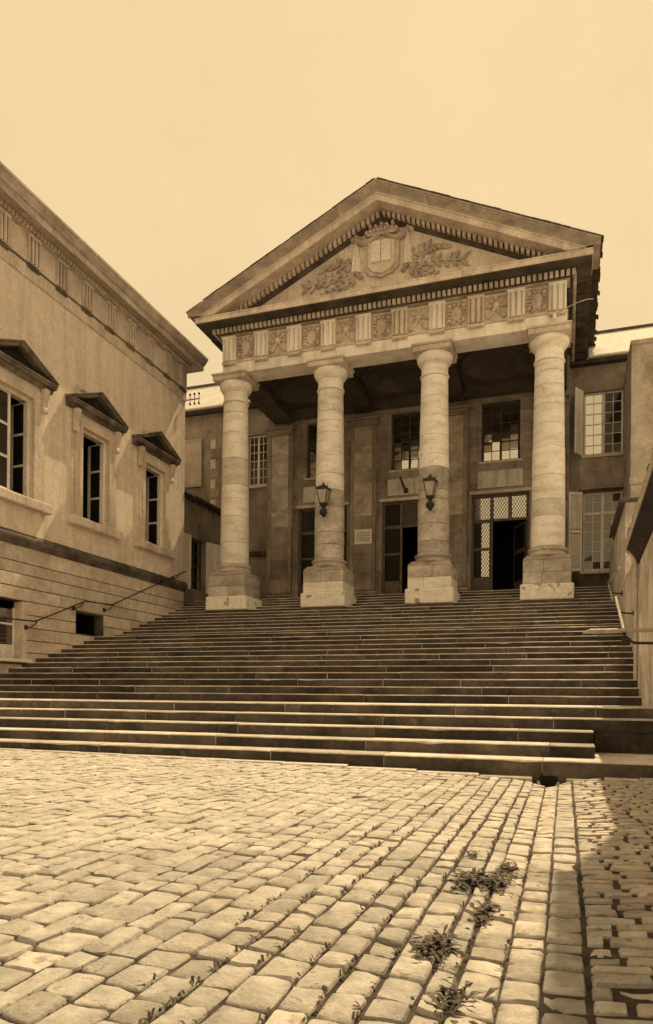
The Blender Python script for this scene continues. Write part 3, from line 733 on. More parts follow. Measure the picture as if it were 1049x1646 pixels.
# pilasters answering the columns
for cx in (-11.86,-8.10,-4.34,-.62):
    p=MB(); p.box(cx-.50,cx+.50,28.78,28.998,FLOOR,12.6); pil=p.build('pilaster',M['rear_wall'],portico)
    z=FLOOR+.60; 
    while z<12.2:
        z1=min(z+rnd.uniform(.55,1.0),12.25); mb=MB(); mb.cbox(cx-.54,cx+.54,28.735,28.9,z+.002,z1-.002,.008); mb.build('pilaster_stone',M['stone_worn'] if (cx<-11 and 7.6<z<11.9) else M['stone_grimy'] if (z>8.0 and cx<-4) else M['rear_wall'],pil); z=z1
    for xa,xb in ((cx-.54,cx-.40),(cx+.40,cx+.54)):
        mb=MB(); mb.cbox(xa,xb,28.70,28.734,FLOOR+.62,12.24,.008); mb.build('pilaster_edge',M['rear_wall'],pil)
    mb=MB(); mb.cbox(cx-.60,cx+.60,28.66,28.9,12.26,12.34,.02); mb.cbox(cx-.57,cx+.57,28.70,28.9,12.342,12.50,.01); mb.cbox(cx-.68,cx+.68,28.60,28.9,12.502,12.62,.02); mb.build('pilaster_capital',M['rear_wall'],pil)
    mb=MB(); mb.cbox(cx-.72,cx+.72,28.56,28.9,FLOOR-.01,FLOOR+.22,.02); mb.cbox(cx-.68,cx+.68,28.60,28.9,FLOOR+.222,FLOOR+.36,.05); mb.cbox(cx-.62,cx+.62,28.66,28.9,FLOOR+.40,FLOOR+.55,.05); mb.cbox(cx-.60,cx+.60,28.68,28.9,FLOOR+.36,FLOOR+.40,.01); mb.build('pilaster_base',M['rear_wall'],pil)
mb=MB(); mb.cbox(-12.6,.0,28.92,29.06,13.02,13.2,.03); mb.build('wall_moulding',M['rear_wall'],portico)
# dark rooms behind
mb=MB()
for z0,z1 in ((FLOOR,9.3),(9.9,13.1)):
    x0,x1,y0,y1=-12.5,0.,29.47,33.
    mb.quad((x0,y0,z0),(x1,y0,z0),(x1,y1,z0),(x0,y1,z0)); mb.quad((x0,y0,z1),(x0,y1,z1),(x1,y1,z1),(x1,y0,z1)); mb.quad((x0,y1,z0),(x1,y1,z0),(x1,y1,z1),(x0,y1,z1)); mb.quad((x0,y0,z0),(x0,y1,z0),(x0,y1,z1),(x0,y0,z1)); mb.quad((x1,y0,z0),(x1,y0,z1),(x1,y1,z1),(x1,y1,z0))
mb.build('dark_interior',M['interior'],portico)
def lattice(parent,x0,x1,z0,z1,y,p=.11,w=.008,name='lattice',mat=None):
    mb=MB(); H=z1-z0; W=x1-x0
    for sg in (1,-1):
        c=-H
        while c<W+H:
            # line x = x0 + c + sg*(z-z0)*0.6
            k=.62; za,zb=z0,z1; xa=x0+c; xb=xa+sg*k*H
            pts=[]
            t0,t1=0.,1.
            dx=xb-xa
            if abs(dx)>1e-6:
                ta=(x0-xa)/dx; tb=(x1-xa)/dx; lo,hi=min(ta,tb),max(ta,tb); t0=max(t0,lo); t1=min(t1,hi)
            if t1-t0>.02:
                A=(xa+dx*t0,z0+H*t0); B=(xa+dx*t1,z0+H*t1)
                mb.add([(A[0]-w,y,A[1]),(A[0]+w,y,A[1]),(B[0]+w,y,B[1]),(B[0]-w,y,B[1]),(A[0],y+.012,A[1]),(B[0],y+.012,B[1])],[(0,1,2,3),(0,3,5,4),(1,4,5,2)])
            c+=p
    return tag(mb.build(name,mat or M['iron'],parent),kind='stuff')
# windows above the doors
for bi,bx in enumerate(BAY):
    y=RY+.20
    mb=MB(); x0,x1,z0,z1=bx-.75,bx+.75,10.37,12.76
    for a in (x0,bx-.05,x1-.09): mb.cbox(a,a+.09,y,y+.07,z0,z1,.008)
    for zz in (z0,z1-.09): mb.cbox(x0+.092,bx-.052,y+.002,y+.068,zz,zz+.09,.008); mb.cbox(bx+.042,x1-.092,y+.002,y+.068,zz,zz+.09,.008)
    win=mb.build('window',M['wood_dark'],portico)
    mb=MB()
    for a,b in ((x0+.09,bx-.05),(bx+.04,x1-.09)):
        mb.box((a+b)/2-.015,(a+b)/2+.015,y+.01,y+.05,z0+.092,z1-.092)
        for k in range(1,6): zz=z0+.09+(z1-z0-.18)*k/6; mb.box(a+.002,(a+b)/2-.017,y+.012,y+.048,zz-.014,zz+.014); mb.box((a+b)/2+.017,b-.002,y+.012,y+.048,zz-.014,zz+.014)
    mb.build('glazing_bars',M['wood_dark'],win)
    for a,b in ((x0+.09,bx-.05),(bx+.04,x1-.09)):
        for k in range(6):
            for aa,bb in ((a,(a+b)/2),((a+b)/2,b)):
                zz=z0+.09+(z1-z0-.18)*k/6; z2=zz+(z1-z0-.18)/6; th=rnd.uniform(-.012,.012); tz=rnd.uniform(-.01,.01)
                mb=MB(); mb.quad((aa,y+.030+th*.3,zz),(bb,y+.030-th*.3,zz),(bb,y+.030-th*.3+tz,z2),(aa,y+.030+th*.3+tz,z2)); mb.build('pane',M['pane_mirror'],win)
    mb=MB(); mb.cbox(bx-.85,bx+.85,RY-.05,RY+.19,10.28,10.368,.012); mb.build('sill',M['stone_mid'],win)
    # stone plaque between window and door
    mb=MB(); mb.cbox(bx-.88,bx+.88,RY-.045,RY-.004,9.30,9.98,.012); mb.build('plaque',M['plaque'],portico)
    mb=MB(); mb.cbox(bx-1.22,bx+1.22,RY-.06,RY-.004,9.075,9.20,.015); mb.build('door_lintel',M['stone_mid'],portico)
# doors
def door(bx,bi):
    x0,x1,z0,z1=bx-1.12,bx+1.12,FLOOR,9.07; y=RY+.16; ZT=8.05
    mb=MB()
    mb.cbox(x0,x0+.10,y,y+.12,z0,z1-.10,.01); mb.cbox(x1-.10,x1,y,y+.12,z0,z1-.10,.01); mb.cbox(x0,x1,y+.002,y+.118,z1-.098,z1,.01)
    mb.cbox(bx-.38,bx-.28,y+.004,y+.116,z0,z1-.10,.01); mb.cbox(bx+.33,bx+.43,y+.004,y+.116,ZT,z1-.10,.01)
    mb.cbox(x0+.102,bx-.382,y+.01,y+.11,ZT-.05,ZT+.05,.01); mb.cbox(bx-.278,x1-.102,y+.01,y+.11,ZT-.05,ZT+.05,.01)
    d=mb.build('door',M['wood_door'],portico)
    tops=((x0+.12,bx-.40),(bx-.26,bx+.31),(bx+.45,x1-.12))
    for a,b in tops:
        mb=MB(); t=rnd.uniform(-.01,.01); mb.quad((a,y+.06,ZT+.06),(b,y+.06,ZT+.06),(b,y+.06+t,z1-.11),(a,y+.06+t,z1-.11)); mb.build('transom_pane',M['pane_mirror'] if bi==2 else M['pane_dark'],d)
        lattice(d,a,b,ZT+.06,z1-.11,y+.03,name='transom_lattice')
    # fixed left leaf: two glazed panels above a wooden one
    a,b=x0+.14,bx-.42
    for k,(c,e) in enumerate(((5.80,6.85),(6.97,7.96))):
        for s0,s1,mt in ((a,a+(b-a)*.45,'pane_dark'),(a+(b-a)*.45,b,'pane_mirror' if bi==2 else 'pane_dark')):
            mb=MB(); mb.quad((s0,y+.06,c),(s1,y+.06,c),(s1,y+.06,e),(s0,y+.06,e)); mb.build('leaf_pane',M[mt],d)
        lattice(d,a,b,c,e,y+.03,name='leaf_lattice')
        mb=MB(); mb.cbox(a-.04,b+.04,y+.02,y+.09,e+.002,e+.11,.01); mb.build('rail',M['wood_door'],d)
    mb=MB(); mb.cbox(a-.03,b+.03,y+.03,y+.08,z0+.02,5.78,.01); mb.cbox(a+.08,b-.08,y+.015,y+.032,z0+.15,5.66,.012); mb.build('lower_panel',M['wood_door'],d)
    # right leaf, swung inwards
    hx,hy=x1-.14,y+.14; ang=R_(62 if bi==2 else 80); L=1.12
    def LP(u,v,z): return (hx-math.cos(ang)*u+math.sin(ang)*v*0, hy+math.sin(ang)*u+v, z)
    mb=MB()
    for u0,u1,c,e in ((0,.10,z0+.02,ZT-.07),(L-.10,L,z0+.02,ZT-.07),(.10,L-.10,z0+.02,z0+.9),(.10,L-.10,6.80,6.95),(.10,L-.10,ZT-.17,ZT-.07)):
        mb.loft([[LP(u,v,c),LP(u,v,e)]+[LP(u,v+.05,e),LP(u,v+.05,c)] for u in (u0,u1) for v in (0,)])
    leaf=mb.build('door_leaf',M['wood_door'],d)
    for c,e in ((z0+.9,6.80),(6.95,ZT-.17)):
        mb=MB(); mb.quad(LP(.10,.025,c),LP(L-.10,.025,c),LP(L-.10,.025,e),LP(.10,.025,e)); mb.build('leaf_pane',M['pane_soft' if bi==2 else 'pane_dark'],d)
for bi,bx in enumerate(BAY): door(bx,bi)

# ------------------------------------------------------------------ left wing
wing=thing('wing_building','plastered side wing with a heavy dentilled cornice on the left of the stairs','building',(XL-3,16.,0))
WY0,WY1=6.0,25.17
WIN=[15.90-3.52,15.90,19.42,22.94]
wops=[(c-.68,c+.68,6.50,9.33) for c in WIN]
wl_=MB()
for a,b,c,d in wall_cells(WY0,WY1,5.0,14.0,wops): wl_.box(XL-.45,XL,a,b,c,d)
wl_.box(XL-7,XL-.45,WY1-.4,WY1,0,14.0)
wall=wl_.build('wall',M['plaster_left'],wing)
mb=MB()
x0,x1=XL-3.,XL-.46
for z0,z1 in ((6.2,9.8),):
    y0,y1=WY0,WY1-.45
    mb.quad((x0,y0,z0),(x0,y1,z0),(x1,y1,z0),(x1,y0,z0)); mb.quad((x0,y0,z1),(x1,y0,z1),(x1,y1,z1),(x0,y1,z1)); mb.quad((x0,y0,z0),(x0,y0,z1),(x0,y1,z1),(x0,y1,z0))
    mb.quad((x0,y0,z0),(x1,y0,z0),(x1,y0,z1),(x0,y0,z1)); mb.quad((x0,y1,z0),(x0,y1,z1),(x1,y1,z1),(x1,y1,z0))
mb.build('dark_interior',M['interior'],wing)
# architrave, frieze, triglyphs, cornice along the eaves
mb=MB(); mb.box(XL+.001,XL+.035,WY0,WY1+.03,12.66,13.03); mb.build('architrave',M['trim_left'],wing)
mb=MB(); mb.box(XL+.001,XL+.06,WY0,WY1+.05,13.032,13.085); mb.build('fillet',M['band_dirty'],wing)
fr=MB(); fr.box(XL+.001,XL+.03,WY0,WY1+.03,13.087,13.90); wfr=fr.build('frieze',M['trim_left'],wing)
tg=triglyph_mesh(.44,.80,.11)
ty_=24.85
while ty_>WY0+.4:
    mb=MB(); mb.v=[(XL+.03-y,ty_+x,z+13.09) for x,y,z in tg.v]; mb.f=[f for f in tg.f]; mb.m=tg.m
    mb.build('triglyph',M['trim_left'],wfr)
    mb=MB(); mb.cbox(XL+.036,XL+.085,ty_-.24,ty_+.24,12.965,13.03,.006); mb.build('regula',M['band_dirty'],wfr)
    ty_-=1.19
prof=[(-.4,13.90),(.07,13.90),(.09,13.93),(.12,13.93),(.12,14.05),(.17,14.05),(.19,14.08),(.47,14.08),(.47,14.03),(.53,14.03),(.53,14.22),(.545,14.225),(.545,14.255),(.575,14.26),(.575,14.29),(.60,14.34),(.64,14.44),(.64,14.485),(.665,14.49),(.665,14.57),(-.4,14.59)]
cc=MB(); cc.box(XL-.45,XL+.06,WY0,WY1,13.92,14.4); wcor=cc.build('cornice',M['stone_cornice'],wing)
yy=WY0
while yy<WY1-.05:
    y1=min(yy+rnd.uniform(1.1,1.6),WY1)
    if WY1-y1<.7: y1=WY1
    mb=MB()
    if y1<WY1: mb.prism([(XL+o,z) for o,z in prof],'y',yy+.0015,y1-.0015)
    else: mb.loft([[(XL+o,yy+.0015,z) for o,z in prof],[(XL+o,WY1+o,z) for o,z in prof],[(XL-3.,WY1+o,z) for o,z in prof]])   # mitred return at the corner
    mb.build('cornice_stone',M['cornice_wing'],wcor); yy=y1
dn=MB(); yy=WY0
while yy<WY1+.1: dn.box(XL+.118,XL+.22,yy,yy+.085,13.925,14.045); yy+=.14
tag(dn.build('dentils',M['trim_left'],wcor),kind='stuff')
mb=MB(); mb.prism([(XL+.55,14.60),(XL-7,16.4),(XL-7,14.3)],'y',WY0,WY1+.5); mb.build('roof',M['roof_dark'],wing)
# windows with small pediments
def wing_window(c,idx):
    w=MB(); z0,z1=6.50,9.33
    # stepped stone frame
    for o,pr in ((.47,.045),(.30,.075),(.14,.105)):
        i=o-.165 if o>.2 else 0
        w.box(XL+.001,XL+pr,c-.68-o,c-.68-i-.001,z0-.06,z1+o-.001); w.box(XL+.001,XL+pr,c+.68+i+.001,c+.68+o,z0-.06,z1+o-.001); w.box(XL+.001,XL+pr-.001,c-.68-i,c+.68+i,z1+i,z1+o-.002)
    win=w.build('window',M['trim_left'],wing)
    mb=MB(); mb.cbox(XL-.3,XL+.26,c-1.28,c+1.28,6.16,6.42,.02); mb.build('sill',M['stone_frieze'],win)
    mb=MB(); mb.box(XL+.001,XL+.05,c-1.17,c+1.17,5.44,6.159); mb.build('apron',M['plaster_left'],win)
    # pediment
    HP=1.44
    mb=MB(); mb.prism([(XL,9.74),(XL+.10,9.74),(XL+.13,9.80),(XL+.16,9.84),(XL+.27,9.84),(XL+.27,9.90),(XL+.31,9.94),(XL+.31,9.97),(XL,9.97)],'y',c-HP+.03,c+HP-.03)
    ped=mb.build('pediment',M['hood'],win)
    s=.62/HP
    for sg in (-1,1):
        mb=MB(); rings=[]
        for t in (0.,HP*.5,HP):
            zt=10.66-s*t
            rings.append([(XL,c+sg*t,max(zt-.17,9.972)),(XL+.26,c+sg*t,max(zt-.15,9.972)),(XL+.26,c+sg*t,max(zt-.08,9.974)),(XL+.32,c+sg*t,max(zt-.02,9.976)),(XL+.32,c+sg*t,max(zt,9.98)),(XL,c+sg*t,max(zt+.02,9.99))])
        mb.loft(rings); mb.build('raking_moulding',M['hood'],ped)
    mb=MB(); mb.prism([(c-HP*.9,9.971),(c+HP*.9,9.971),(c,10.56)],'x',XL,XL+.07); mb.build('pediment_field',M['near_black'],ped)
    # scroll consoles
    for sg in (-1,1):
        mb=MB(); y=c+sg*1.05
        pf=[(XL+.076,9.735),(XL+.25,9.735),(XL+.25,9.64),(XL+.22,9.52),(XL+.17,9.38),(XL+.15,9.24),(XL+.18,9.16),(XL+.18,9.09),(XL+.14,9.04),(XL+.076,9.06)]
        mb.prism(pf,'y',y-.09,y+.09); mb.box(XL+.08,XL+.20,y-.105,y+.105,9.60,9.72); mb.build('console',M['trim_left'],ped)
    # casements
    xw=XL-.07
    fr=MB(); fr.cbox(xw-.07,xw,c-.68,c-.61,z0-.02,z1,.01); fr.cbox(xw-.07,xw,c+.61,c+.68,z0-.02,z1,.01); fr.cbox(xw-.068,xw-.002,c-.608,c+.608,z1-.08,z1,.01); fr.cbox(xw-.068,xw-.002,c-.608,c+.608,z0-.02,z0+.05,.01); fr.build('frame',M['paint_pale'],win)
    def leaf(hy,dirn,ang):
        L=.60; 
        def P(u,v,z): return (xw-.03-math.sin(ang)*u-math.cos(ang)*v*0-v*.9, hy+dirn*(math.cos(ang)*u), z)
        mb=MB(); H0,H1=z0+.06,z1-.09
        def bar(u0,u1,c0,c1): mb.loft([[P(u,0,c0),P(u,0,c1),P(u,.045,c1),P(u,.045,c0)] for u in (u0,u1)])
        bar(0,.09,H0,H1); bar(L-.10,L,H0,H1)
        for k in range(4):
            zz=H0+(H1-H0)*k/3; bar(.08,L-.08,max(H0,zz-.035),min(H1,zz+.035))
        lf=mb.build('casement',M['paint_pale'],win)
        for k in range(3):
            a=H0+(H1-H0)*k/3+.035; b=H0+(H1-H0)*(k+1)/3-.035
            g=MB(); g.quad(P(.08,.02,a),P(L-.08,.02,a),P(L-.08,.02,b),P(.08,.02,b)); g.build('pane',M['pane_dark'],win)
    leaf(c+.60,-1,R_(95)); leaf(c-.60,1,R_(3 if idx<=1 else 100))
for i,c in enumerate(WIN): wing_window(c,i)
# base: band moulding, rusticated courses, cellar opening, basement door
mb=MB(); mb.prism([(XL-.2,5.06),(XL+.035,5.06),(XL+.05,5.10),(XL+.09,5.13),(XL+.09,5.17),(XL+.13,5.20),(XL+.15,5.26),(XL+.15,5.32),(XL+.10,5.40),(XL+.02,5.45),(XL-.2,5.45)],'y',WY0,WY1+.06)
mb.build('base_moulding',M['band_dirty'],wing)
DOOR=(15.05,16.47,1.90,3.55); CELL=(18.60,20.02,2.84,3.52)
bw=MB()
for a,b,c,d in wall_cells(WY0,WY1,-.1,5.059,[DOOR,CELL]): bw.box(XL-.4,XL-.03,a,b,c,d)
base=bw.build('base_wall',M['band_dirty'],wing)
zl=[.40,.75,1.10,1.43,1.76,2.10,2.45,2.81,3.17,3.55,3.92,4.29,4.62,5.058]
for ri,(c,d) in enumerate(zip(zl,zl[1:])):
    mz=(c+d)/2; cuts=sorted((o[0],o[1]) for o in (DOOR,CELL) if o[2]-.02<mz<o[3]+.02); segs=[]; s=WY0
    for a,b in cuts: segs.append((s,a)); s=b
    segs.append((s,WY1+.03))
    for a,b in segs:
        n=max(1,round((b-a)/1.9)); ed=[a]+[a+(b-a)*(k+(.25 if ri%2 else -.1))/n+rnd.uniform(-.2,.2) for k in range(1,n)]+[b]
        for e0,e1 in zip(ed,ed[1:]):
            if e1-e0<.1 or stair_z(e0)>d+.05: continue
            mb=MB(); mb.cbox(XL-.1,XL+rnd.uniform(-.004,.004),e0+.004,e1-.004,c+.012,d-.012,.010); mb.build('rusticated_stone',M['rustic'],base)
for (a,b,c,d) in (CELL,DOOR):
    mb=MB(); x0,x1=XL-1.6,XL-.38
    mb.quad((x0,a,c),(x0,b,c),(x0,b,d),(x0,a,d)); mb.quad((x0,a,c),(x1,a,c),(x1,a,d),(x0,a,d)); mb.quad((x0,b,c),(x0,b,d),(x1,b,d),(x1,b,c)); mb.quad((x0,a,d),(x1,a,d),(x1,b,d),(x0,b,d)); mb.quad((x0,a,c),(x0,b,c),(x1,b,c),(x1,a,c))
    mb.build('dark_recess',M['interior'],base)
a,b,c,d=DOOR
mb=MB(); mb.cbox(XL-.30,XL+.01,b-.20,b-.002,c,d-.02,.01); mb.build('door_jamb',M['stone_frieze'],base)
mb=MB(); mb.cbox(XL-.30,XL-.24,a,b-.21,c,c+.40,.01); mb.cbox(XL-.30,XL-.24,b-.28,b-.21,c+.402,d-.2,.01); mb.cbox(XL-.30,XL-.24,a,b-.282,2.85,2.91,.01); bd=mb.build('basement_door',M['paint_pale'],base)
for z0,z1 in ((c+.41,2.84),(2.92,d-.25)):
    mb=MB(); mb.quad((XL-.27,a,z0),(XL-.27,b-.285,z0),(XL-.27,b-.285,z1),(XL-.27,a,z1)); mb.build('pane',M['pane_soft'],bd)
mb=MB(); mb.cbox(XL-.35,XL+.16,a-.1,b+.06,c-.09,c-.002,.015); mb.build('door_sill',M['stone_pale'],base)

# ------------------------------------------------------------------ low annex behind the wing
XA=XL-.30
ann=thing('annex','low lean-to annex with dark overhanging eave between wing and portico','building',(XA-2,27,FLOOR))
AO=(26.17,27.48,5.36,7.52)
mb=MB()
for a,b,c,d in wall_cells(25.2,29.4,FLOOR-.5,9.2,[AO]): mb.box(XA-.35,XA+.02,a,b,c,d)
mb.build('wall',M['plaster_back'],ann)
mb=MB(); mb.prism([(XA+.36,9.04),(XA+.36,9.14),(XA-3.2,10.6),(XA-3.2,10.4)],'y',25.23,29.35); arf=mb.build('roof',M['roof_dark'],ann)
yy=25.4
while yy<29.2:
    mb=MB(); mb.box(XA+.03,XA+.33,yy,yy+.09,8.95,9.05); mb.build('rafter',M['wood_dark'],arf); yy+=.45
a,b,c,d=AO
mb=MB(); x0=XA-1.5; x1=XA-.36; mb.quad((x0,a,c),(x0,b,c),(x0,b,d),(x0,a,d)); mb.quad((x0,a,c),(x1,a,c),(x1,a,d),(x0,a,d)); mb.quad((x0,b,c),(x0,b,d),(x1,b,d),(x1,b,c)); mb.quad((x0,a,d),(x1,a,d),(x1,b,d),(x0,b,d)); mb.build('dark_interior',M['interior'],ann)
mb=MB()
for y in (a,(a+b)/2-.04,b-.07): mb.cbox(XA-.24,XA-.18,y,y+.07,c,d,.008)
for k in range(5): zz=c+(d-c)*k/4; mb.box(XA-.235,XA-.19,a+.072,b-.072,max(c,zz-.02),min(d,zz+.02))
aw=mb.build('window',M['wood_dark'],ann)
def shutter(parent,p0,p1,z0,z1,nrm,mat,th=.045,slat=True,name='shutter'):
    # board shutter standing from p0 to p1 (x,y) with battens or slats on the side nrm
    p0=Vector((p0[0],p0[1],0)); p1=Vector((p1[0],p1[1],0)); u=(p1-p0); L=u.length; u.normalize(); nv=Vector((nrm[0],nrm[1],0)).normalized()
    def P(s,t,z): q=p0+u*s+nv*t; return (q.x,q.y,z)
    def bar(mb,s0,s1,t0,t1,a,b): mb.loft([[P(s,t0,a),P(s,t0,b),P(s,t1,b),P(s,t1,a)] for s in (s0,s1)])
    mb=MB(); bar(mb,0,.07,0,th,z0,z1); bar(mb,L-.07,L,0,th,z0,z1)
    for zz in (z0,(z0+z1)/2-.06,z1-.12): bar(mb,.071,L-.071,.002,th-.002,zz,zz+.12)
    sh=mb.build(name,mat,parent)
    if slat:
        z=z0+.14
        while z<z1-.16:
            if abs(z-(z0+z1)/2+.02)>.10:
                m2=MB(); m2.loft([[P(s,.004,z),P(s,.012,z+.012),P(s,th-.004,z+.055),P(s,th-.012,z+.043)] for s in (.072,L-.072)]); m2.build('slat',mat,sh)
            z+=.062
    else:
        m2=MB(); bar(m2,.072,L-.072,.012,th-.014,z0+.12,z1-.12); m2.build('board',mat,sh)
    return sh
shutter(ann,(XA+.04,25.38),(XA+.04,26.15),c-.06,d+.02,(1,0),M['paint_pale'],slat=False)
shutter(ann,(XA+.04,27.50),(XA+.30,28.30),c-.06,d+.02,(1,0),M['paint_pale'],slat=False)

# ------------------------------------------------------------------ house behind on the left
BY=29.5
bh=thing('rear_house','old rendered house with pale roof behind the annex and left column','building',(-15.5,BY+2,FLOOR))
WO=(-13.75,-12.82,10.46,12.72); SO=(-17.03,-16.05,10.6,12.82)
mb=MB()
for a,b,c,d in wall_cells(-21,-12.62,FLOOR-.3,14.0,[WO]): mb.box(a,b,BY,BY+.4,c,d)
mb.build('wall',M['plaster_back'],bh)
mb=MB(); mb.cbox(-21.2,-12.7,BY-.30,BY+.1,13.92,14.06,.02); mb.build('eave_board',M['wood_dark'],bh)
mb=MB(); mb.prism([(BY-.42,14.07),(BY-.42,14.13),(BY+2.2,16.30),(BY+4.8,14.07)],'x',-21.3,-12.5); hr=mb.build('roof',M['roof_pale'],bh)
mb=MB(); mb.tube([(-21.3,BY+2.2,16.32),(-12.5,BY+2.2,16.32)],.10,8); mb.build('ridge_tile',M['roof_dark'],hr)
a,b,c,d=WO
mb=MB(); y=BY+.16
for x in (a,(a+b)/2-.05,b-.06): mb.cbox(x,x+(.06 if x!=(a+b)/2-.05 else .10),y,y+.06,c,d,.006)
for zz in (c,d-.06): mb.cbox(a+.062,b-.062,y+.002,y+.058,zz,zz+.06,.006)
hw_=mb.build('window',M['paint_pale'],bh)
mb=MB()
for s0,s1 in ((a+.06,(a+b)/2-.05),((a+b)/2+.05,b-.06)):
    mb.box((s0+s1)/2-.012,(s0+s1)/2+.012,y+.01,y+.04,c+.06,d-.06)
    for k in range(1,6): zz=c+(d-c)*k/6; mb.box(s0,s1,y+.012,y+.038,zz-.012,zz+.012)
mb.build('glazing_bars',M['paint_pale'],hw_)
mb=MB(); mb.quad((a,y+.045,c),(b,y+.045,c),(b,y+.045,d),(a,y+.045,d)); mb.build('pane',M['pane_dark'],hw_)
mb=MB(); mb.cbox(a-.12,b+.12,BY-.08,BY+.15,c-.16,c-.002,.012); mb.build('sill',M['stone_mid'],hw_)
shutter(bh,(-17.03,BY-.06),(-16.06,BY-.06),10.6,12.82,(0,-1),M['paint_mid'],slat=False)
for k in range(9):
    zz=8.6+k*.46; w=.42 if k%2 else .26
    mb=MB(); mb.cbox(-15.62-w/2*0,-15.62+w,BY-.035,BY+.05,zz+.008,zz+.45,.012); mb.build('quoin',M['rear_wall'] if k%2 else M['stone_mid'],bh)
mb=MB(); mb.cbox(-13.9,-12.64,BY-.16,BY+.0,7.22,7.42,.02); mb.build('ledge',M['stone_black'],bh)

# ------------------------------------------------------------------ house on the right behind the portico
HY_=29.3
rh=thing('right_house','rendered house with two shuttered windows behind the right column','building',(1.5,HY_+2,FLOOR))
O1=(.60,2.02,10.35,12.78); O2=(.60,2.02,5.88,8.90)
mb=MB()
for a,b,c,d in wall_cells(.062,6.,FLOOR-.3,13.9,[O1,O2]): mb.box(a,b,HY_,HY_+.4,c,d)
mb.build('wall',M['plaster_back'],rh)
mb=MB(); mb.cbox(.1,6.2,HY_-.32,HY_+.1,13.78,13.92,.02); mb.build('eave_board',M['wood_dark'],rh)
mb=MB(); mb.prism([(HY_-.45,13.93),(HY_-.45,13.99),(HY_+2.2,16.05),(HY_+4.8,13.93)],'x',.75,6.3); hr=mb.build('roof',M['roof_pale'],rh)
mb=MB(); mb.tube([(.75,HY_+2.2,16.07),(6.3,HY_+2.2,16.07)],.09,8); mb.build('ridge_tile',M['roof_dark'],hr)
mb=MB(); mb.cbox(.45,2.1,HY_-.05,HY_-.002,9.00,10.20,.02); mb.build('wall_panel',M['rear_wall'],rh)
mb=MB(); mb.cbox(.40,2.12,HY_-.10,HY_-.002,8.92,9.0,.02); mb.build('lintel_moulding',M['stone_black'],rh)
mb=MB(); mb.cbox(.10,1.9,HY_-.04,HY_-.002,FLOOR,5.80,.02); mb.build('base_course',M['stone_black'],rh)
mb=MB()
for (a,b,c,d) in (O1,O2):
    y0,y1=HY_+.41,HY_+2; mb.quad((a,y1,c),(b,y1,c),(b,y1,d),(a,y1,d)); mb.quad((a,y0,c),(a,y1,c),(a,y1,d),(a,y0,d)); mb.quad((b,y0,c),(b,y0,d),(b,y1,d),(b,y1,c)); mb.quad((a,y0,d),(a,y1,d),(b,y1,d),(b,y0,d)); mb.quad((a,y0,c),(b,y0,c),(b,y1,c),(a,y1,c))
mb.build('dark_interior',M['interior'],rh)
for wi,(a,b,c,d) in enumerate((O1,O2)):
    y=HY_+.14; mid=(a+b)/2
    mb=MB(); mb.cbox(a,a+.07,y,y+.07,c,d,.008); mb.cbox(b-.07,b,y,y+.07,c,d,.008); mb.cbox(mid-.06,mid+.06,y,y+.07,c+.072,d-.072,.008)
    for zz in (c,d-.07): mb.cbox(a+.072,b-.072,y+.002,y+.068,zz,zz+.07,.008)
    zt=d-.85 if wi else None
    if wi: mb.cbox(a+.072,mid-.062,y+.002,y+.068,zt,zt+.08,.008); mb.cbox(mid+.062,b-.072,y+.002,y+.068,zt,zt+.08,.008)
    ww=mb.build('window',M['paint_pale'],rh)
    mb=MB()
    for s0,s1 in ((a+.07,mid-.06),(mid+.06,b-.07)):
        mb.box((s0+s1)/2-.014,(s0+s1)/2+.014,y+.012,y+.05,c+.07,d-.07)
        n=6 if not wi else 8
        for k in range(1,n): zz=c+(d-c)*k/n; mb.box(s0,s1,y+.014,y+.048,zz-.013,zz+.013)
    mb.build('glazing_bars',M['paint_pale'],ww)
    for si,(s0,s1) in enumerate(((a+.07,mid-.06),(mid+.06,b-.07))):
        n=6 if not wi else 8
        for k in range(n):
            for h0,h1 in ((s0,(s0+s1)/2),((s0+s1)/2,s1)):
                mt='pane_mirror' if (wi==0 and si==0) else 'pane_dark' if wi==0 else 'pane_mid'
                z0,z1=c+(d-c)*k/n,c+(d-c)*(k+1)/n; t=rnd.uniform(-.008,.008)
                mb=MB(); mb.quad((h0,y+.04+t,z0),(h1,y+.04-t,z0),(h1,y+.04-t,z1),(h0,y+.04+t,z1)); mb.build('pane',M[mt],ww)
    if wi:
        for s0,s1 in ((a+.1,mid-.03),(mid+.03,b-.1)):
            mb=MB(); n=18; mb.add([(s0+(s1-s0)*k/n,y+.16+.03*math.sin(k*1.9),zz) for zz in (c+.05,d-.1) for k in range(n+1)],[(k,k+1,n+2+k,n+1+k) for k in range(n)]); mb.build('curtain',M['curtain'],ww,smooth=True)
    mb=MB(); mb.cbox(a-.1,b+.1,HY_-.10,HY_+.13,c-.14,c-.002,.015); mb.build('sill',M['stone_mid'],ww)
shutter(rh,(.58,HY_-.02),(.30,HY_-.52),O1[2]-.02,O1[3]+.05,(-.8,.4),M['paint_pale'],slat=False)
shutter(rh,(2.04,HY_-.02),(2.12,HY_-.66),O1[2]-.02,O1[3]+.05,(1,.1),M['paint_pale'])
shutter(rh,(.58,HY_-.03),(.09,HY_-.22),O2[2]-.02,O2[3]+.02,(-.3,-1),M['paint_pale'])

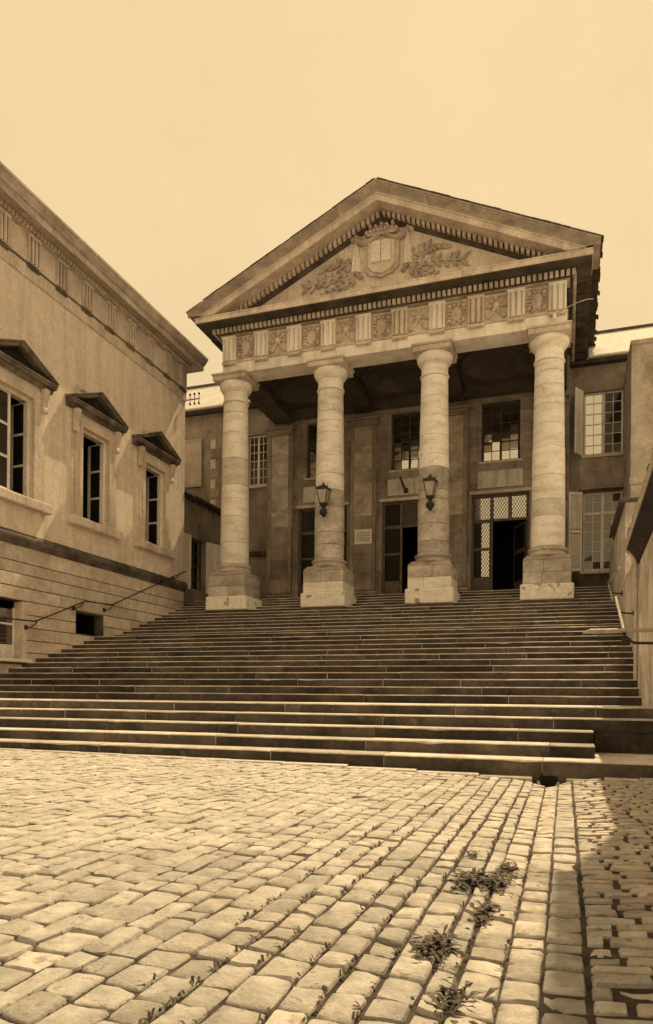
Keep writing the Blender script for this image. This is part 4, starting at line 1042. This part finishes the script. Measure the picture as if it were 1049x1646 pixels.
# ------------------------------------------------------------------ plastered wing wall far right
fw=thing('plastered_block','tall bare plastered wall block standing behind the right-hand roof','wall',(4.,27.5,FLOOR))
mb=MB(); mb.box(2.03,7.,26.,29.2,0,12.85); mb.build('wall',M['plaster_wing'],fw)
mb=MB(); mb.cbox(1.99,7.05,25.94,29.25,12.852,13.02,.03); mb.build('coping',M['stone_grimy'],fw)
mb=MB(); mb.cbox(1.985,7.02,25.95,26.02,8.15,8.40,.02); mb.build('string_course',M['stone_grimy'],fw)

# ------------------------------------------------------------------ side building along the right of the stairs
sb=thing('side_building','low streaked plaster building with dark eave along the right edge of stairs','building',(3,4,0))
mb=MB(); mb.box(1.28,1.75,-8,14.4,-.25,4.55); mb.build('wall',M['plaster_side'],sb)
def ez(y): return 3.75+.055*(14.4-max(y,9.))
mb=MB(); mb.loft([[(1.08,y,ez(y)),(1.08,y,ez(y)+.10),(4.5,y,ez(y)+2.3),(4.5,y,ez(y)+1.9),(1.28,y,ez(y)+.02)] for y in (-8,4,9,14.5)]); sr=mb.build('roof',M['roof_dark'],sb)
mb=MB(); mb.tube([(1.06,y,ez(y)+.04) for y in (-8,0,9,14.6)],.045,8); mb.build('gutter_pipe',M['iron_worn'],sr)
mb=MB(); mb.loft([[(1.075,y,ez(y)-.05),(1.075,y,ez(y)-.002),(1.279,y,ez(y)+.012),(1.279,y,ez(y)-.30)] for y in (-8,4,9,14.45)]); mb.build('soffit_board',M['near_black'],sr)
y=-7.5
while y<14.3:
    y1=y+rnd.uniform(.22,.28); e=1.06-rnd.uniform(.0,.05); mb=MB(); mb.loft([[(e,yy,ez(yy)+.11),(e,yy,ez(yy)+.122+k*.004),(1.5,yy,ez(yy)+.46),(1.5,yy,ez(yy)+.42)] for k,yy in enumerate((y+.004,y1-.004))]); mb.build('tile',M['roof_dark'],sr); y=y1
mb=MB(); mb.box(1.46,5.,-8,10.2,4.2,9.2); mb.build('shade_storey',M['plaster_side'],sb)  # unseen storey added to cast shade on the right-hand cobbles
mb=MB(); mb.prism([(1.38,9.201),(1.38,9.30),(3.2,10.4),(5.1,9.30),(5.1,9.201)],'y',-8.1,10.25); mb.build('shade_storey_roof',M['roof_dark'],sb)  # roof of the added unseen storey
mb=MB(); mb.tube([(1.10,14.3,3.72),(1.19,14.3,3.55),(1.23,14.3,3.40),(1.23,14.3,1.3)],.035,8); mb.build('downpipe',M['iron_worn'],sb)
lw=thing('low_wall','narrow plaster wall beside the upper steps below the right window','wall',(1.6,20,2))
mb=MB(); mb.box(1.42,1.8,14.42,20.2,-.2,3.9); mb.box(1.46,1.8,20.21,27.2,1,6.1); mb.build('wall',M['plaster_side'],lw)
mb=MB(); mb.cbox(1.30,1.85,20.1,24.6,6.102,6.20,.02); mb.build('coping',M['roof_dark'],lw)
mb=MB(); mb.cbox(1.38,1.85,14.6,20.2,3.902,3.98,.02); mb.build('coping',M['stone_mid'],lw)

# ------------------------------------------------------------------ lanterns on the two middle columns
def lantern(cx,cy,zb,label):
    t=thing('lantern',label,'lantern',(cx,cy,zb),'lanterns on the middle columns')
    w0,w1,H=.105,.19,.46; z0=zb+.50
    mb=MB()
    for sx in (-1,1):
        for sy in (-1,1): mb.tube([(cx+sx*w0,cy+sy*w0,z0),(cx+sx*w1,cy+sy*w1,z0+H)],.014,5)
    mb.cbox(cx-w0-.025,cx+w0+.025,cy-w0-.025,cy+w0+.025,z0-.04,z0+.005,.008)
    mb.cbox(cx-w1-.03,cx+w1+.03,cy-w1-.03,cy+w1+.03,z0+H,z0+H+.05,.008)
    mb.build('cage',M['iron'],t)
    for k,(ux,uy) in enumerate(((0,-1),(1,0),(0,1),(-1,0))):
        vx,vy=-uy,ux; g=MB()
        P=lambda w,s,z:(cx+ux*w*.97+vx*w*.92*s,cy+uy*w*.97+vy*w*.92*s,z)
        g.quad(P(w0,-1,z0+.01),P(w0,1,z0+.01),P(w1,1,z0+H-.01),P(w1,-1,z0+H-.01)); g.build('pane',M['lantern_glass'],t)
    mb=MB(); mb.loft([[(cx+sx*w,cy+sy*w,z) for sx,sy in ((-1,-1),(1,-1),(1,1),(-1,1))] for w,z in ((w1+.01,z0+H+.05),(w1*.75,z0+H+.12),(w1*.45,z0+H+.15),(.05,z0+H+.17))])
    for sx in (-1,1):
        for sy in (-1,1): mb.tube([(cx+sx*w1,cy+sy*w1,z0+H+.04),(cx+sx*(w1+.02),cy+sy*(w1+.02),z0+H+.13)],[.03,.004],6)
    mb.lathe([(.05,z0+H+.17),(.06,z0+H+.19),(.03,z0+H+.21),(.045,z0+H+.24),(.01,z0+H+.27)],cx,cy,10); mb.build('crown',M['iron'],t)
    mb=MB(); mb.lathe([(.12,z0-.04),(.10,z0-.09),(.05,z0-.13),(.07,z0-.18),(.11,z0-.24),(.13,z0-.30),(.11,z0-.37),(.06,z0-.43),(.02,z0-.50)],cx,cy,12)
    for sx in (-1,1):
        pts=[(cx+sx*(.05+.08*math.sin(a)),cy,z0-.30+.10*math.cos(a)) for a in [k*.6 for k in range(8)]]; mb.tube(pts,.02,6)
    mb.tube([(cx,cy,z0-.15),(cx,cy+.12,z0-.20),(cx,cy+.30,z0-.28)],.03,8); mb.tube([(cx,cy,z0-.38),(cx,cy+.15,z0-.42),(cx,cy+.30,z0-.36)],.022,8); mb.build('bracket',M['iron'],t)
lantern(-8.06,23.52,7.17,'black iron lantern on the second column from the left')
lantern(-4.31,23.52,7.12,'black iron lantern on the third column from the left')

# notice on the second pilaster
sg=thing('notice_board','small white notice plate on the pilaster between two doors','sign',(-8.06,28.7,7.6))
mb=MB(); mb.cbox(-8.44,-7.68,28.705,28.73,7.33,7.90,.006); mb.build('plate',M['enamel'],sg)
for z0,z1 in ((7.31,7.37),(7.86,7.93)):
    mb=MB(); mb.cbox(-8.46,-7.66,28.70,28.731,z0,z1,.004); mb.build('border',M['enamel'],sg)
mb=MB()
for k in range(6):
    z=7.79-k*.07; x=-8.36+(.05 if k in (0,5) else 0)
    while x<-7.78:
        w=rnd.uniform(.03,.10); mb.box(x,min(x+w,-7.76),28.701,28.704,z-.013,z+.013); x+=w+.02
mb.build('lettering',M['wood_dark'],sg)
# flag holder above the middle door
fh=thing('flag_holder','short dark iron flag socket leaning from the plaque above the middle door','flag holder',(-6.45,28.9,9.8))
mb=MB(); mb.tube([(-6.30,28.94,9.42),(-6.42,28.75,9.72),(-6.50,28.62,9.98)],[.045,.05,.035],8); mb.build('socket',M['iron'],fh)
mb=MB(); mb.cbox(-6.40,-6.22,28.90,28.954,9.36,9.56,.01); mb.build('wall_plate',M['iron'],fh)

# ------------------------------------------------------------------ handrails
hr=thing('handrail','thin iron handrail fixed along the left wing wall above the steps','handrail',(XL+.15,19,2))
pts=[(XL+.16,y,z) for y,z in ((13.0,2.1),(15.0,2.95),(16.62,3.00),(18.85,3.86),(20.24,3.92),(24.2,5.52),(25.1,5.86))]
mb=MB(); mb.tube(pts,.022,8); mb.build('rail',M['iron'],hr)
for y,z in ((16.7,3.03),(18.75,3.82),(20.3,3.94),(24.6,5.68)):
    mb=MB(); mb.tube([(XL+.16,y,z-.01),(XL+.16,y-.10,z-.12),(XL+.10,y-.25,z-.22),(XL+.0,y-.30,z-.22)],.018,6); mb.tube([(XL+.001,y-.30,z-.22),(XL+.06,y-.30,z-.22)],[.08,.05],8); mb.build('bracket',M['iron'],hr)
h2=thing('wall_handrail','two-part pale iron handrail on brackets along the right wall','handrail',(1.2,18,3))
mb=MB(); mb.tube([(1.30,19.8,4.32),(1.14,21.8,4.25),(1.14,19.75,3.50)],.03,8); mb.build('rail',M['iron_worn'],h2)
mb=MB(); mb.tube([(1.12,18.25,3.36),(1.12,15.7,2.36)],.03,8); mb.build('rail',M['iron_worn'],h2)
for y,z in ((20.6,3.80),(17.0,2.86)):
    mb=MB(); mb.tube([(1.14,y,z),(1.30,y,z-.03),(1.45,y,z-.03)],.02,6); mb.tube([(1.40,y,z-.03),(1.46,y,z-.03)],[.05,.09],8); mb.build('bracket',M['iron'],h2)
h3=thing('barrier_arm','horizontal iron arm reaching out from the right wall across the steps','barrier',(1.2,11.2,1.9))
mb=MB(); mb.tube([(.24,11.2,1.925),(.34,11.2,1.94),(1.26,11.2,1.945)],[.012,.035,.03],8); mb.build('arm',M['iron_worn'],h3)
mb=MB(); mb.tube([(.80,11.2,1.92),(.82,11.2,1.82),(.95,11.2,1.76),(1.27,11.2,1.75)],.022,6); mb.tube([(1.20,11.2,1.75),(1.285,11.2,1.75)],[.03,.10],8); mb.tube([(.78,11.2,1.80),(.90,11.2,1.80)],.035,6); mb.build('bracket',M['iron'],h3)
# insulators
ins=thing('insulator_rack','iron rack with six small insulators on the corner of the left wing','insulators',(XL,25.2,12.5))
mb=MB(); mb.tube([(XL,25.16,12.70),(XL+.62,25.2,12.72)],.022,6); mb.build('bar',M['iron'],ins)
for k in range(3):
    x=XL+.20+k*.20; mb=MB(); mb.tube([(x,25.2,12.50),(x,25.2,12.94)],.016,6)
    for z in (12.50,12.88): mb.lathe([(.02,z),(.045,z+.02),(.04,z+.07),(.02,z+.10)],x,25.2,8)
    mb.build('insulator',M['iron'],ins)
in2=thing('wire_insulator','white insulator and wire stub at the corner above right capital','insulators',(-.5,23.7,13.1))
mb=MB(); mb.lathe([(.02,12.93),(.06,12.95),(.05,13.02),(.065,13.05),(.05,13.12),(.02,13.15)],-.42,23.68,10); mb.build('knob',M['enamel'],in2)
mb=MB(); mb.tube([(-.42,23.68,13.10),(.05,23.55,13.24),(.35,23.5,13.30),(.55,24.0,13.6),(.75,24.6,13.9)],.014,6); mb.build('wire',M['iron_worn'],in2)

# ------------------------------------------------------------------ drain mouth at the foot of the stairs
dr=thing('drain_mouth','round stone drain mouth below the first step at the head of gutter','drain',(-.19,9.4,-.1))
n=14; outer=.135; inner=.105; zc=-.085; mb=MB(); vs=[]; fs=[]
A_=[math.pi*(1.0+k/n) for k in range(n+1)]
for r,y in ((outer,9.43),(outer,9.26),(inner,9.25),(inner,9.43)):
    vs += [(-.19+r*math.cos(a),y,zc+r*math.sin(a)) for a in A_]
for j in range(3): fs += [(j*(n+1)+k,j*(n+1)+k+1,(j+1)*(n+1)+k+1,(j+1)*(n+1)+k) for k in range(n)]
mb.add(vs,fs); mb.build('pipe_ring',M['tread'],dr,smooth=40)
mb=MB(); mb.add([(-.19+.107*math.cos(a),9.40,zc+.107*math.sin(a)) for a in A_]+[(-.083,9.40,-.03),(-.297,9.40,-.03)],[tuple(range(n+3))]); mb.build('dark_bore',M['interior'],dr)

# ------------------------------------------------------------------ weeds in the joints
def weed(x,y,s,label,cnt,z=None,name='weed',cat='weed',group='weeds in the gutter joints'):
    t=thing(name,label,cat,(x,y,gz(x,y) if z is None else z),group); zb=(gz(x,y) if z is None else z)
    mb=MB()
    for k in range(cnt):
        a=rnd.uniform(0,6.283); L=s*rnd.uniform(.25,.75)*(1.3 if rnd.random()<.15 else 1); el=rnd.uniform(.08,.8); bx=x+rnd.gauss(0,s*.26); by=y+rnd.gauss(0,s*.75)
        d=Vector((math.cos(a)*math.cos(el),math.sin(a)*math.cos(el),math.sin(el))); side=Vector((-math.sin(a),math.cos(a),0))
        p0=Vector((bx,by,zb)); p1=p0+d*L*.55; p2=p0+d*L-Vector((0,0,L*.25)); w=L*rnd.uniform(.08,.2)
        mb.add([p0-side*w*.2,p0+side*w*.2,p1+side*w,p1-side*w,p2,p1+Vector((0,0,-.004))],[(0,1,2,5),(0,5,3),(3,5,4),(5,2,4)])
    mb.build('leaves',M['weed'],t)
weed(-.48,3.98,.13,'dense leafy weed beside the gutter, left of the upper pair',180)
weed(-.36,4.02,.12,'dense leafy weed at the gutter edge, middle of the upper pair',160)
weed(-.31,4.36,.10,'small leafy weed farthest up the gutter edge',80)
weed(-.50,2.90,.11,'leafy weed in the wide joint at mid foreground',160)
weed(-.35,2.42,.10,'spiky weed nearest the bottom edge of the picture',90)
weed(-.35,3.46,.10,'dark trailing weed below the upper pair in the gutter',140)
weed(-.56,4.66,.07,'tiny weed tuft in a joint above the others',50)
weed(-12.3,23.5,.22,'weed tuft growing under the plinth of the left column',40,z=23*R,group='weeds on the masonry')
weed(XL+.16,18.6,.20,'grass tuft on top of the middle wing window pediment',40,z=10.36,group='weeds on the masonry')
weed(XL+.16,22.3,.16,'grass tuft on top of the far wing window pediment',30,z=10.35,group='weeds on the masonry')
